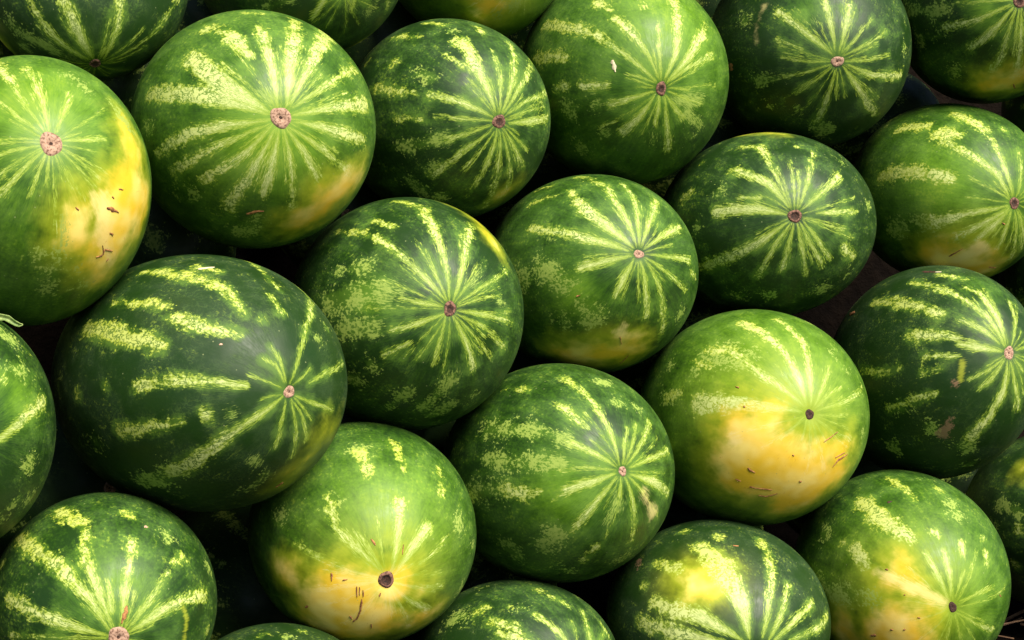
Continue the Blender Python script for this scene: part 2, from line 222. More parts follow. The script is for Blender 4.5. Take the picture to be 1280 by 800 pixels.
# ------------------------------------------------------------------ the watermelons
# one block per melon: @key centre quaternion semi-axes; then its skin marks in its own polar degrees
# (angle from the blossom end, longitude, half width in mm): s pale stripe, m mottling, y ground spot, p pale streak,
# g lighter green zone, h yellow-green flush, l lime streak, q corky blotch; b w k o = raised scab, dry flake, rotten nick, pink scab
DATA = """
@A -0.5005,1.6778,0.6874 0.8305,0.5153,0.1798,0.1116 0.1243,0.1367,0.1566
s 5.3,123.6,0.6;18.4,126.8,1.9;47.5,120.4,7.0;69.4,115.4,7.0
s 4.8,102.5,0.9;20.5,103.5,3.9;42.7,106.5,3.9
s 5.6,67.3,0.8;16.4,71.7,2.8;27.5,72.8,2.8
s 6.8,142.9,0.6;17.8,144.9,2.2;28.9,141.7,2.2
s 5.3,170.0,0.6;16.4,178.0,1.2;21.4,179.6,1.2
s 4.7,199.0,0.6;15.3,195.7,1.9;21.8,196.4,1.9
s 4.4,227.0,0.8;15.2,227.0,2.5;29.6,229.0,3.9
s 4.6,249.0,0.6;12.5,251.0,1.9;22.5,252.7,1.9
s 4.4,265.2,0.6;10.2,267.6,1.5;17.2,269.3,1.2
s 5.3,19.1,0.6;16.5,16.8,3.1;26.1,16.8,2.2
s 4.6,330.5,0.8;15.0,327.4,1.5;26.9,327.0,1.5
s 4.8,341.6,0.6;13.0,340.0,1.2;25.8,335.5,2.2
s 4.6,307.2,0.5;13.7,303.6,0.8;20.1,303.4,0.9
p 27.6,321.1,3.9;36.6,316.7,6.2;47.1,312.6,7.7
p 32.3,325.4,7.0;50.4,313.5,7.0;62.5,314.8,3.9
m 40.4,77.6,3.9;36.0,62.0,2.5
m 42.8,41.2,3.1;46.6,26.5,3.9
y 44.9,350.5,13.9;53.0,341.4,24.7
y 46.1,329.6,30.9;56.8,309.7,17.0
y 42.5,24.1,1.5;46.0,9.6,7.7
y 31.9,303.1,9.3;38.1,295.4,9.3
b 36.5,324.9,1.2;39.6,328.2,2.3;43.4,330.8,1.2
b 37.0,341.8,0.9;39.7,343.9,0.8
b 46.9,318.8,0.9;49.0,320.9,0.8
b 35.4,333.6,0.8;37.0,334.0,0.8
b 53.1,306.4,0.9;54.4,310.2,0.9;52.6,312.8,0.9;56.5,317.1,0.8
b 49.6,312.0,0.6;54.2,311.3,0.8
b 59.1,312.3,0.6;58.7,313.8,0.6
b 47.8,319.6,0.8;49.4,320.2,0.8
b 27.4,300.8,0.8;29.1,302.6,0.9
m 30.0,286.3,2.2;41.2,284.5,2.2;63.2,279.9,1.9
m 57.1,296.8,3.1;69.8,295.7,2.2
m 44.9,271.7,4.6
g 21.0,110.5,64.9
h 37.3,316.1,40.2
s 115.0,328.0,4.0;124.7,326.4,3.1;134.4,326.1,4.8
m 140.8,329.9,2.6;144.8,326.6,7.4;148.9,328.0,5.4
s 159.8,328.2,4.0;164.6,330.2,4.8;169.4,328.5,2.2
s 104.9,342.2,5.4;114.8,347.1,7.5;124.8,344.8,2.6
s 137.9,342.5,5.5;146.9,345.2,5.8;155.9,343.7,3.6
s 158.3,344.2,4.2;170.2,343.3,6.8;182.1,341.5,3.5
s 78.4,29.2,2.6;89.3,29.4,3.0;100.2,28.3,5.2
s 107.2,23.9,4.5;118.5,28.5,5.6;129.9,28.1,2.9
s 136.2,25.9,5.8;141.9,27.2,4.7;147.5,25.4,5.8
s 161.2,26.9,5.6;169.9,28.2,5.9;178.5,26.4,5.5
s 80.5,37.7,2.8;87.5,35.6,4.1;94.5,40.8,5.4
m 103.7,38.9,4.6;112.0,37.2,7.8;120.3,38.1,4.5
m 124.5,37.8,5.1;129.1,40.2,6.6;133.6,36.0,5.7
s 146.2,40.8,2.2;154.9,35.5,3.1;163.6,36.8,3.0
s 73.9,63.6,4.3;83.4,62.7,7.0;92.9,68.2,5.4
s 98.9,63.1,4.5;105.8,67.3,4.6;112.7,67.6,5.2
m 123.9,63.7,4.3;135.8,66.3,6.0;147.7,63.0,4.6
m 159.6,64.4,4.9;170.9,67.7,7.5;182.1,63.4,2.1
s 85.6,101.9,3.5;97.0,102.8,4.1;108.5,101.1,3.3
s 111.5,103.1,3.2;122.3,100.1,6.8;133.0,100.4,2.5
m 136.0,101.2,3.2;148.2,104.6,6.1;160.3,100.7,3.7
m 97.3,134.3,6.0;107.1,135.6,7.2;116.9,134.6,3.6
m 121.2,134.5,4.9;132.0,132.6,4.9;142.8,132.5,2.1
s 151.3,133.2,4.9;158.8,132.2,7.2;166.3,135.5,3.5
m 89.4,162.9,3.3;97.6,164.6,6.6;105.9,165.4,2.2
s 118.6,164.2,3.6;130.8,164.1,3.6;143.0,162.9,4.0
s 147.2,165.6,2.7;158.9,166.7,4.3;170.6,165.9,3.1
m 110.4,183.6,3.9;115.0,187.5,6.8;119.6,187.2,5.0
s 131.8,186.6,3.2;141.9,183.2,6.8;152.0,183.2,5.7
s 158.0,183.1,4.1;170.4,182.7,7.8;182.8,185.6,5.2
s 108.6,216.0,4.9;119.1,213.4,5.8;129.6,216.2,5.7
s 137.0,216.2,2.3;146.7,216.4,4.1;156.4,214.1,5.5
m 163.8,217.1,4.2;174.6,217.7,5.3;185.3,216.6,5.3
m 130.5,237.8,6.0;137.1,237.3,5.2;143.7,237.5,4.3
s 156.4,236.8,5.5;163.8,238.2,6.4;171.2,235.7,5.5
s 121.6,260.4,5.8;131.3,260.9,4.5;141.0,260.7,2.3
m 152.2,260.4,2.5;162.6,261.1,6.8;173.0,262.1,5.7
m 107.6,302.0,2.6;115.4,302.7,7.5;123.2,301.1,2.2
m 132.4,298.4,5.8;143.3,302.4,3.6;154.3,299.0,2.1
@B -0.2900,1.8434,0.7346 0.7594,0.6287,0.1289,0.1067 0.1353,0.1333,0.1544
s 5.2,155.7,1.3;25.9,151.1,13.5;50.5,142.3,11.8
s 6.2,166.6,1.3;32.5,161.9,11.8;67.6,166.1,8.4
s 32.5,113.0,6.7;47.7,115.2,11.8;62.5,121.5,6.7
s 5.1,105.9,1.3;21.3,96.9,5.9;49.6,97.4,7.6
s 5.7,62.7,1.3;25.3,77.7,8.4;62.8,74.0,7.6
s 7.0,55.5,1.3;34.3,59.4,8.4;73.5,55.7,10.1
s 7.0,40.3,1.0;26.8,36.1,4.7;60.1,34.5,5.1
s 5.4,12.3,1.3;24.8,13.8,5.9;51.8,12.6,10.1
s 6.1,345.8,1.0;24.3,350.8,6.7;48.9,350.3,8.4
s 5.8,312.7,1.0;25.4,327.2,4.7;48.0,327.6,5.1
s 5.6,297.5,1.0;17.6,307.1,4.7;33.4,306.8,5.1
s 5.4,283.2,1.0;20.4,285.4,4.2;43.8,282.2,5.1
s 5.4,261.9,1.0;18.7,261.2,5.9;36.6,261.4,7.6
s 5.8,241.9,1.0;22.2,244.8,5.9;49.4,243.5,7.6
s 5.6,223.3,1.0;21.9,227.4,5.1;45.5,221.6,6.7
s 5.5,210.6,0.8;28.3,205.7,4.2;57.0,208.2,5.1
s 5.6,195.4,1.0;25.8,189.0,6.7;43.3,190.8,8.4;63.7,196.1,4.2
m 12.4,118.0,6.7;5.6,97.3,1.7
m 65.1,184.4,6.7
m 64.7,221.7,6.7
m 53.7,260.0,10.1;64.5,258.6,6.7
s 66.9,100.3,4.2;65.3,91.6,3.4
m 55.5,222.9,5.1
y 49.1,311.1,13.5;54.1,325.0,10.1
y 55.8,287.7,10.1;55.0,302.9,10.1
b 49.3,255.2,1.7;46.8,259.4,2.0;45.6,264.6,1.0
g 12.6,249.0,70.7
h 43.2,306.2,33.7
s 85.6,357.9,5.4;95.8,359.9,4.7;106.0,355.8,2.5
s 111.7,0.9,3.1;119.7,0.7,6.4;127.7,0.5,3.6
s 139.2,356.2,5.2;145.4,359.5,4.1;151.6,357.0,5.8
s 162.0,0.2,2.5;167.2,358.4,3.2;172.4,358.6,5.4
s 77.9,32.4,4.8;85.3,30.4,3.1;92.7,33.9,4.9
s 103.5,30.9,5.4;110.0,30.8,4.4;116.5,29.9,2.3
s 121.7,28.5,3.9;127.3,29.4,6.7;132.9,33.6,3.1
m 140.9,28.8,5.5;145.6,30.9,7.0;150.3,28.5,4.4
s 162.7,31.2,3.5;166.7,32.7,3.4;170.8,29.7,5.3
s 88.4,62.8,4.5;96.8,66.7,3.7;105.2,65.0,4.9
s 110.4,65.0,4.7;117.8,65.1,3.5;125.2,66.7,5.7
m 130.1,66.9,5.6;135.7,62.0,4.7;141.3,62.9,3.9
m 144.1,64.7,4.1;149.7,66.2,5.2;155.2,62.6,3.4
s 79.5,77.3,3.1;85.0,76.7,4.1;90.4,77.2,3.9
s 99.5,76.6,3.3;106.0,81.0,4.3;112.5,78.9,5.0
m 125.2,78.3,4.9;137.5,77.9,3.7;149.7,79.1,4.4
s 153.5,79.3,2.5;163.9,82.3,6.5;174.3,77.2,5.6
s 114.2,113.0,5.8;120.6,116.0,4.9;127.0,115.9,3.6
s 138.1,113.0,3.5;146.3,112.9,3.7;154.5,110.7,5.0
s 164.6,111.7,2.9;175.8,112.0,4.5;187.0,114.9,3.5
s 101.7,141.3,4.8;110.4,139.7,4.6;119.1,137.7,2.1
m 122.0,139.7,2.3;127.8,137.9,7.6;133.6,140.3,2.8
s 135.7,143.5,5.6;142.0,141.5,3.5;148.2,139.6,2.1
s 150.5,141.5,2.4;155.6,138.6,7.5;160.7,139.7,3.3
m 112.0,176.6,3.8;120.6,177.7,6.6;129.1,179.5,5.5
s 134.9,182.1,4.0;141.4,177.1,3.2;148.0,182.4,4.3
m 156.1,179.1,5.8;164.6,182.2,3.6;173.2,177.4,3.6
m 113.2,209.2,5.2;124.9,209.2,6.6;136.6,209.5,4.4
s 139.3,210.7,3.5;150.6,209.6,3.3;161.8,209.0,4.5
s 125.5,241.7,3.1;130.8,242.5,3.9;136.1,245.2,3.7
s 140.5,243.4,3.6;150.5,244.4,7.5;160.5,243.1,4.9
m 100.0,266.3,4.2;111.3,262.3,5.7;122.6,265.2,3.7
m 129.3,262.1,4.3;137.9,266.0,6.7;146.5,263.0,6.0
s 153.5,266.1,2.7;161.3,265.3,6.6;169.0,264.5,5.5
s 101.7,295.1,3.3;113.1,292.9,3.0;124.5,291.7,5.8
m 137.0,291.2,5.1;146.8,291.2,7.5;156.7,290.0,2.5
s 164.1,292.5,3.2;169.4,292.8,6.7;174.8,294.6,2.2
s 93.1,327.5,4.2;100.4,325.7,6.8;107.7,326.5,3.2
m 115.2,326.2,2.2;127.1,325.2,4.9;139.0,326.1,4.3
m 145.1,326.3,5.5;152.8,326.8,5.4;160.4,327.5,3.9
@C -0.0829,2.0543,0.7272 0.7147,0.6592,0.1719,0.1586 0.1243,0.1248,0.1495
s 5.3,113.2,1.1;25.0,107.0,8.4;50.4,104.1,15.0
s 25.0,107.0,5.6;46.2,121.4,3.0
s 4.9,87.0,1.1;24.3,81.3,4.1;44.3,83.1,2.6
s 5.1,72.5,1.1;29.6,62.1,6.6;57.1,62.9,3.7
s 5.6,59.7,1.1;25.1,49.9,4.7;63.5,41.5,4.7
s 6.6,37.6,0.9;20.7,31.1,3.0;50.5,20.6,4.1
s 6.4,14.9,0.9;20.4,16.4,1.9;39.3,12.8,1.9
s 6.2,352.8,1.5;21.9,359.8,6.6;42.5,3.4,5.6
s 4.6,147.9,1.1;23.2,152.6,6.6;40.6,157.3,4.7
s 4.0,174.4,0.7;21.1,175.3,3.4;34.3,175.0,2.2
s 56.5,178.6,4.1;41.3,177.5,2.6
s 6.1,202.4,0.9;30.2,199.2,4.5
m 30.2,199.2,5.6;55.1,197.0,6.6
s 6.7,225.1,0.9;24.3,219.8,4.7;46.6,224.3,6.6
s 6.3,242.1,0.7;20.0,238.8,2.6;31.3,236.7,3.7
s 5.7,258.1,0.9;22.7,259.2,5.2;48.7,256.5,2.8
s 5.6,276.6,0.9;24.3,276.3,4.1;57.2,278.2,4.7
s 5.9,289.1,0.9;24.4,292.5,3.0;39.7,292.5,4.7;51.0,287.3,4.7
s 5.9,305.3,0.9;19.7,307.1,3.7;33.9,309.3,3.4
s 6.1,319.6,0.7;16.9,320.9,1.9;27.0,323.2,1.9
s 68.4,143.6,8.4
s 73.8,161.1,5.6;48.7,159.3,4.9
m 49.4,142.6,5.6;43.2,143.8,8.4
s 91.8,144.8,4.9
s 80.8,108.0,4.7;70.2,102.9,3.7
s 85.4,125.9,4.7;70.1,122.0,4.7
m 59.7,103.9,3.7
s 64.0,82.4,4.7;53.1,84.8,2.8
m 59.9,226.6,9.4
m 41.8,220.7,5.6
m 53.4,240.6,5.6
y 47.0,291.2,-3.7
m 83.2,297.6,3.9;88.4,293.0,5.5;93.5,293.8,3.6
m 106.5,293.3,3.9;117.7,295.2,7.9;129.0,292.8,4.0
m 135.7,295.6,3.3;142.1,297.9,3.4;148.4,293.5,2.3
m 154.0,297.7,5.7;166.1,293.8,3.0;178.2,294.6,5.9
m 89.2,338.3,4.2;96.7,335.4,7.7;104.2,334.0,6.0
m 110.5,333.1,5.7;117.5,333.4,3.0;124.4,337.7,4.4
m 135.2,332.9,4.0;139.6,332.6,5.5;144.0,336.7,4.6
s 146.5,337.7,2.5;152.7,335.5,3.3;158.8,338.0,2.7
s 60.6,7.4,2.3;71.3,9.6,7.9;81.9,5.4,5.1
s 89.4,9.0,6.0;98.1,9.5,5.0;106.8,9.6,3.9
m 113.2,7.0,3.0;121.6,6.2,5.2;130.1,7.1,5.3
s 136.2,10.7,3.4;145.8,8.7,5.2;155.3,9.2,5.8
m 81.4,41.9,5.2;85.9,41.1,4.6;90.5,41.1,2.3
s 99.4,39.8,2.9;108.9,41.5,5.3;118.5,41.6,3.5
s 127.0,42.6,5.6;136.6,37.5,6.9;146.2,38.7,4.8
s 152.1,40.3,4.8;160.5,40.9,6.4;168.9,39.4,4.7
s 80.3,67.8,4.9;87.1,72.0,4.8;94.0,70.9,2.6
m 101.2,71.1,5.0;107.8,66.9,4.5;114.4,71.0,6.0
s 126.8,70.6,4.6;139.7,67.5,4.9;152.6,69.9,5.7
s 159.3,70.3,3.8;163.5,70.9,4.2;167.7,70.1,4.7
s 105.1,100.9,3.4;115.2,99.8,3.8;125.2,100.8,3.5
m 137.4,101.9,5.9;147.6,99.1,5.5;157.7,98.4,3.6
s 160.7,103.0,4.0;171.5,102.6,5.2;182.4,100.0,4.0
s 108.3,129.7,4.2;118.8,129.8,3.2;129.3,134.5,3.4
s 132.5,131.6,2.0;142.4,133.1,4.3;152.3,133.5,4.0
s 159.8,134.7,5.2;169.9,129.2,5.5;179.9,130.2,2.4
s 129.7,176.9,3.4;142.0,175.4,6.2;154.4,178.5,3.4
m 156.4,178.4,4.5;161.6,179.3,3.3;166.9,175.5,5.2
s 150.2,201.2,4.0;161.4,201.0,5.3;172.6,197.6,3.9
s 108.6,241.0,4.1;120.5,237.4,4.1;132.4,238.7,3.3
s 139.3,238.2,3.5;147.3,238.5,4.9;155.3,240.2,4.0
s 105.2,267.3,5.4;110.4,263.7,4.0;115.5,265.1,3.8
m 124.0,267.4,4.1;131.1,267.6,4.2;138.2,267.7,4.9
s 141.0,266.9,3.1;153.5,266.1,5.6;166.0,266.6,3.0
@D 0.1456,2.1726,0.7711 0.6995,0.7056,0.0796,0.0803 0.1345,0.1389,0.1640
s 5.0,127.8,1.2;17.3,134.9,3.2;28.7,137.4,3.2;43.1,139.0,6.9;56.9,142.9,7.9
s 56.9,142.9,7.9;80.0,148.4,8.9
s 5.4,108.9,1.0;16.9,109.8,2.4;34.2,116.7,6.9;44.4,120.5,6.9
s 5.1,93.3,1.0;20.5,91.1,2.8;35.3,87.8,2.4
s 5.4,69.9,1.2;19.4,63.4,4.9;39.9,69.2,7.9;52.8,70.8,5.9
s 5.4,49.6,1.2;23.1,42.8,5.9;42.6,43.4,7.9
s 4.3,46.4,1.0;18.8,33.3,3.2;39.8,25.9,4.9
s 30.9,45.6,5.9;50.5,44.3,4.7
s 5.0,140.3,0.8;13.9,153.3,2.0;19.8,159.2,1.6
s 4.8,195.7,1.0;17.6,197.0,3.9;28.1,197.9,4.9
s 5.1,223.9,0.8;17.0,233.4,4.9;29.8,231.3,6.9
m 37.0,220.7,5.9
m 56.0,223.2,5.9
s 3.8,250.2,1.2;11.3,264.6,3.5;17.9,262.1,2.4
s 4.9,294.7,1.0;16.7,284.0,3.2;35.9,284.8,5.9
s 4.6,307.6,0.8;15.1,309.5,3.9;22.0,313.1,2.0
s 4.6,341.9,0.8;15.6,338.8,1.6;26.8,341.0,1.6
s 5.5,3.5,0.8;15.6,356.1,2.0
s 76.6,166.0,7.9;53.9,161.4,7.9
s 56.8,181.6,5.9;49.1,179.2,3.9
s 42.2,178.5,6.9;28.5,176.9,4.9
m 51.0,196.3,11.8
m 35.0,195.1,7.9
m 36.4,308.5,7.9
m 28.2,266.9,4.9
s 59.2,122.2,7.9;51.1,119.4,5.9
s 45.1,95.4,5.9
m 9.9,327.4,3.9;25.7,342.2,5.9
m 21.8,320.9,5.9;35.4,321.9,4.9
g 35.4,71.8,82.8
w 29.2,149.6,2.0;27.3,155.5,2.8;25.3,160.2,1.6
s 95.2,281.1,2.1;106.1,278.4,5.6;116.9,281.2,3.5
m 129.0,278.6,3.2;133.2,283.0,4.1;137.4,277.3,3.7
m 141.3,278.2,4.8;152.8,278.0,7.4;164.4,278.2,4.9
s 76.7,305.3,3.1;82.2,305.0,6.9;87.6,304.2,2.8
s 93.4,305.8,4.0;99.6,307.6,7.9;105.7,308.6,3.7
m 112.7,309.2,2.3;118.9,304.8,6.3;125.0,307.1,3.1
m 131.9,304.1,5.6;141.3,304.1,5.0;150.7,308.8,5.8
s 162.6,303.7,3.8;168.7,303.9,7.8;174.8,303.6,3.3
m 79.0,345.7,5.6;88.6,349.2,4.7;98.2,344.1,5.5
m 103.0,345.4,5.7;112.1,345.6,4.0;121.2,343.8,3.4
m 125.8,349.4,2.0;133.9,345.3,7.1;142.0,344.1,5.7
s 145.8,346.9,4.8;155.1,345.4,4.9;164.4,345.0,3.2
m 81.7,28.1,2.5;88.4,27.7,7.0;95.1,28.3,5.9
s 108.8,26.4,2.9;115.3,23.8,5.2;121.8,27.6,5.1
m 135.1,25.0,5.3;141.4,28.7,6.7;147.6,25.3,3.9
s 153.9,28.0,3.9;165.1,28.7,4.9;176.4,27.8,4.6
s 102.4,55.7,5.5;108.8,53.1,5.1;115.2,53.0,2.0
s 121.2,55.5,3.7;126.2,54.4,4.4;131.2,53.1,5.0
m 140.3,54.3,5.6;148.1,52.6,5.6;155.9,55.1,2.3
m 163.9,55.5,5.3;170.1,54.7,7.6;176.3,51.5,4.1
m 98.4,89.4,3.1;106.8,89.3,4.2;115.2,86.1,4.2
s 127.7,85.8,5.0;139.6,88.1,4.9;151.6,89.0,5.6
m 164.6,85.3,5.1;169.7,86.1,5.9;174.9,87.3,2.6
m 101.9,111.9,5.6;113.9,110.8,7.0;125.9,109.8,4.1
s 135.1,112.8,3.2;143.6,113.1,3.1;152.2,109.5,2.7
s 116.2,144.2,4.4;123.7,141.9,7.1;131.1,142.4,4.7
s 140.4,139.1,2.5;147.6,141.5,4.3;154.8,143.2,2.5
m 111.7,180.5,2.3;116.7,177.7,6.8;121.7,179.6,4.6
m 131.0,180.8,2.5;136.8,178.2,5.2;142.6,177.3,2.4
m 153.5,178.9,2.8;160.8,179.7,5.9;168.1,182.2,2.2
m 114.6,212.9,5.9;121.6,213.7,5.5;128.6,210.3,2.5
s 139.5,213.4,4.3;151.0,213.1,6.7;162.5,211.9,4.0
m 107.8,244.6,4.9;120.2,242.3,7.2;132.5,242.6,6.0
s 142.4,243.6,4.9;153.9,241.0,7.9;165.4,245.1,2.6
@E 0.4099,2.2980,0.8050 0.6873,0.7258,0.0202,0.0213 0.1378,0.1361,0.1643
s 5.2,127.9,1.0;17.6,136.6,5.2;42.6,139.4,7.3
s 5.9,105.9,1.2;20.6,100.8,5.2;34.6,100.1,6.2
s 5.7,81.7,1.2;19.0,76.7,5.2;31.5,74.9,6.2
s 5.3,67.7,0.8;13.3,51.2,2.5;23.9,50.8,2.5
s 4.7,43.9,0.8;19.8,28.4,2.9;34.5,27.3,2.9
s 4.3,0.1,1.0;17.7,1.3,2.9;32.8,5.1,2.9
s 5.5,342.8,0.8;22.0,338.3,5.8;49.0,346.2,7.3
s 4.9,318.9,1.0;17.3,312.4,6.2;39.7,311.1,8.3;52.3,312.7,6.2
s 5.7,276.0,0.8;15.9,273.2,2.9;21.5,274.6,1.7
s 5.0,257.2,1.0;23.6,260.6,5.8;39.0,260.8,6.2
m 45.1,268.6,14.5
s 4.3,228.4,0.8;20.1,222.7,2.9;27.9,221.9,2.5
s 4.0,202.7,0.8;19.7,200.5,2.1;29.4,198.4,2.9
m 31.2,198.7,2.9;43.8,198.4,6.2
s 3.8,179.1,0.8;15.6,180.5,2.1;29.3,176.5,2.5
s 20.0,161.6,2.5;34.2,159.7,2.9
m 34.1,236.2,4.2
m 48.5,7.5,5.2
m 56.0,19.3,3.7
m 57.8,156.6,5.2
m 46.5,220.6,2.1
m 26.8,118.0,2.1;23.5,120.4,1.7
p 51.7,141.6,0.8;49.0,155.0,1.0;45.6,166.5,1.0
b 62.7,185.1,3.3;62.5,187.7,4.6;62.3,190.0,3.3
g 32.8,118.4,31.2
m 121.5,63.1,5.4;131.8,62.1,5.5;142.1,61.1,5.5
s 146.1,60.5,2.7;157.0,60.1,5.9;168.0,60.6,3.0
m 116.2,90.0,2.2;122.4,89.8,7.8;128.6,88.3,4.9
m 135.5,89.6,4.7;144.8,92.5,6.7;154.2,91.2,5.9
s 163.1,89.9,5.8;173.2,92.1,7.5;183.3,90.0,5.9
s 109.1,109.5,5.1;113.8,112.7,4.3;118.4,109.1,4.1
s 129.4,113.9,2.4;136.5,112.0,3.5;143.6,113.7,4.2
s 157.1,111.0,5.4;167.2,111.3,7.7;177.4,110.8,5.9
s 117.5,146.1,5.9;126.3,150.7,7.6;135.1,150.0,4.1
m 144.9,148.7,2.3;150.2,145.1,6.6;155.6,147.1,4.8
s 117.5,184.4,3.1;125.5,189.5,7.0;133.6,184.0,4.8
m 144.2,184.4,2.1;150.9,185.4,7.3;157.5,188.9,4.7
s 161.9,189.0,5.9;169.0,186.2,6.9;176.2,189.2,6.0
s 102.9,213.8,5.5;110.6,217.0,7.3;118.3,214.6,3.1
s 130.7,214.4,5.5;143.0,214.5,5.2;155.3,215.6,2.9
s 160.5,215.3,2.4;166.8,216.9,3.9;173.2,214.9,4.6
m 116.7,253.6,5.5;124.3,252.9,4.9;132.0,251.3,2.7
s 144.6,252.6,4.8;150.1,248.3,7.6;155.5,251.0,3.1
m 95.7,278.1,3.7;104.1,279.8,3.2;112.5,279.1,3.1
s 124.2,280.7,4.5;133.8,278.3,4.9;143.3,281.8,5.8
s 145.4,281.9,4.4;158.1,281.7,6.0;170.7,282.2,3.0
s 93.3,309.9,4.8;102.9,308.8,6.3;112.6,311.5,4.2
m 114.6,312.3,2.8;120.4,307.7,4.2;126.1,310.4,4.3
s 138.4,312.6,3.8;151.1,308.1,7.8;163.8,308.7,4.5
s 72.4,345.7,4.2;83.0,340.8,6.0;93.6,341.5,4.1
m 102.4,344.6,3.7;114.7,344.7,7.3;127.0,344.4,4.2
s 134.9,341.4,4.6;139.8,342.0,5.1;144.8,342.2,2.8
m 147.4,341.7,3.8;157.4,345.4,6.1;167.5,344.6,5.0
m 90.5,21.6,3.6;96.5,17.3,4.2;102.4,18.9,3.9
s 105.0,16.7,4.4;109.4,20.5,5.4;113.8,19.5,4.6
s 118.8,17.8,5.8;131.8,18.7,4.1;144.8,15.8,2.9
m 152.0,19.1,3.9;160.0,16.0,4.3;168.1,21.5,2.1
@F 0.6646,2.3303,0.8582 0.7365,0.6764,-0.0042,-0.0039 0.1242,0.1314,0.1534
s 5.8,196.1,1.3;27.1,203.6,5.9;45.5,198.8,6.3
s 4.9,221.7,1.3;26.0,229.0,8.4;38.5,225.5,6.3
s 4.5,245.7,1.0;16.8,252.1,3.4;35.4,257.8,7.3;44.8,255.4,4.2
s 4.1,268.9,1.0;16.0,267.6,2.9;32.5,271.0,2.9
s 4.3,286.0,1.0;19.7,277.7,5.2;46.0,278.2,8.4
s 36.0,179.8,2.5;22.0,178.9,2.1;5.7,170.7,1.7
m 80.0,182.4,6.3;43.6,184.3,7.3
m 68.1,201.0,5.2;51.2,203.9,4.2
m 57.9,233.1,8.4
y 55.2,263.5,12.6;49.5,275.4,16.8
b 54.0,278.0,1.0;59.3,280.6,1.3
g 20.8,195.8,31.4
s 101.2,249.3,5.5;109.3,254.4,7.1;117.5,250.0,2.8
s 126.5,254.3,5.6;138.4,250.5,5.9;150.3,249.2,4.1
m 153.6,250.3,3.2;158.7,252.7,3.4;163.8,249.1,4.6
m 100.7,287.3,5.9;112.5,287.1,7.5;124.3,286.4,4.8
s 127.4,286.8,2.2;135.7,287.9,6.6;144.0,288.8,3.5
s 156.9,288.2,3.7;164.6,285.2,4.4;172.3,284.4,3.7
s 86.1,317.4,3.9;92.9,320.9,5.7;99.8,320.5,4.6
m 107.7,318.4,4.9;117.8,316.5,4.6;127.9,320.7,3.6
s 141.2,316.0,5.0;150.4,319.4,4.5;159.6,320.6,3.9
s 162.4,319.1,5.3;168.4,316.0,3.1;174.5,319.2,3.6
m 90.1,343.7,3.1;97.7,343.5,3.5;105.4,345.4,3.8
s 115.1,344.1,5.5;127.6,344.4,6.3;140.2,346.9,3.6
s 149.8,345.3,2.4;154.8,343.5,6.1;159.8,347.9,6.0
s 163.5,344.8,3.5;172.2,346.7,6.5;180.9,345.5,4.5
s 89.1,12.4,2.3;95.0,12.5,4.2;100.8,15.1,3.3
s 112.4,10.3,2.9;121.4,13.6,4.0;130.5,11.5,4.5
s 135.7,13.8,2.2;144.7,11.6,4.5;153.8,15.2,2.2
s 158.1,14.8,2.2;168.4,15.1,6.5;178.6,11.3,5.7
s 81.1,24.7,3.5;91.2,26.9,3.5;101.3,27.2,4.7
s 111.9,23.2,3.7;119.4,22.6,3.4;127.0,24.9,5.3
s 135.0,27.3,5.6;147.8,26.4,5.9;160.7,25.8,4.4
m 90.7,53.2,5.9;99.6,57.0,3.5;108.4,57.4,4.1
m 119.2,53.7,6.0;132.2,55.8,4.0;145.1,55.2,3.5
s 153.4,57.2,4.0;158.0,57.8,3.2;162.6,58.1,5.6
m 93.6,81.5,3.2;104.0,78.6,5.7;114.3,82.3,3.8
m 118.8,82.8,5.6;130.1,84.1,4.2;141.4,84.1,3.6
m 154.8,82.0,2.3;164.2,82.1,4.2;173.6,80.9,3.5
s 116.0,119.4,5.1;120.3,120.2,6.4;124.7,123.0,4.7
m 136.9,117.1,3.1;144.7,120.6,7.7;152.6,120.7,3.1
s 159.4,120.4,3.4;165.5,117.7,6.6;171.5,121.2,5.9
s 104.8,151.0,3.9;115.5,147.4,6.2;126.3,151.5,3.2
m 130.5,146.1,2.2;142.9,146.7,7.5;155.3,148.4,4.8
s 162.5,148.8,4.2;173.1,147.9,3.0;183.7,149.6,3.1
s 130.0,166.4,5.5;137.9,168.1,7.4;145.9,169.6,4.5
s 155.9,167.5,5.5;162.1,167.2,4.9;168.3,170.4,3.3
s 117.0,193.1,2.6;129.4,194.8,7.9;141.8,195.6,4.6
s 148.6,195.7,5.2;155.4,193.8,7.3;162.1,194.7,4.7
s 109.9,222.6,5.5;117.7,223.2,4.1;125.5,222.2,4.2
m 129.1,220.0,2.9;136.3,223.0,7.8;143.5,221.6,4.6
m 153.6,218.9,5.5;163.5,219.9,3.9;173.4,222.0,4.3
@G 0.6110,2.2886,0.6041 0.7155,0.6804,0.1150,0.1093 0.1266,0.1262,0.1580
s 5.2,109.5,1.1;21.7,102.2,3.8;42.0,98.5,3.8
s 5.8,135.4,1.3;20.4,119.8,4.6;36.9,126.4,5.3;61.0,131.5,6.3
s 5.7,145.9,0.8;18.3,148.2,1.7
s 81.3,167.1,8.4;62.8,159.7,12.6;39.4,155.2,8.4
s 61.3,125.2,10.5;52.5,119.5,8.4
s 85.1,132.8,9.5;70.5,124.9,8.4
s 68.5,104.9,7.4;49.3,97.6,8.4
m 106.2,122.6,6.3
s 49.3,80.7,4.2
s 6.2,66.5,1.1;22.3,70.6,2.5;34.2,72.9,2.1
s 4.7,195.5,1.3;26.8,193.0,5.3;46.9,196.9,10.5
m 50.5,198.8,8.4;73.5,201.5,8.4
s 4.9,218.9,1.1;20.5,213.8,5.3;39.0,215.5,5.3
s 6.1,225.0,1.1;19.4,228.4,6.3;30.2,229.2,4.2
s 5.7,247.4,1.1;16.9,256.8,3.4;29.3,261.3,3.0
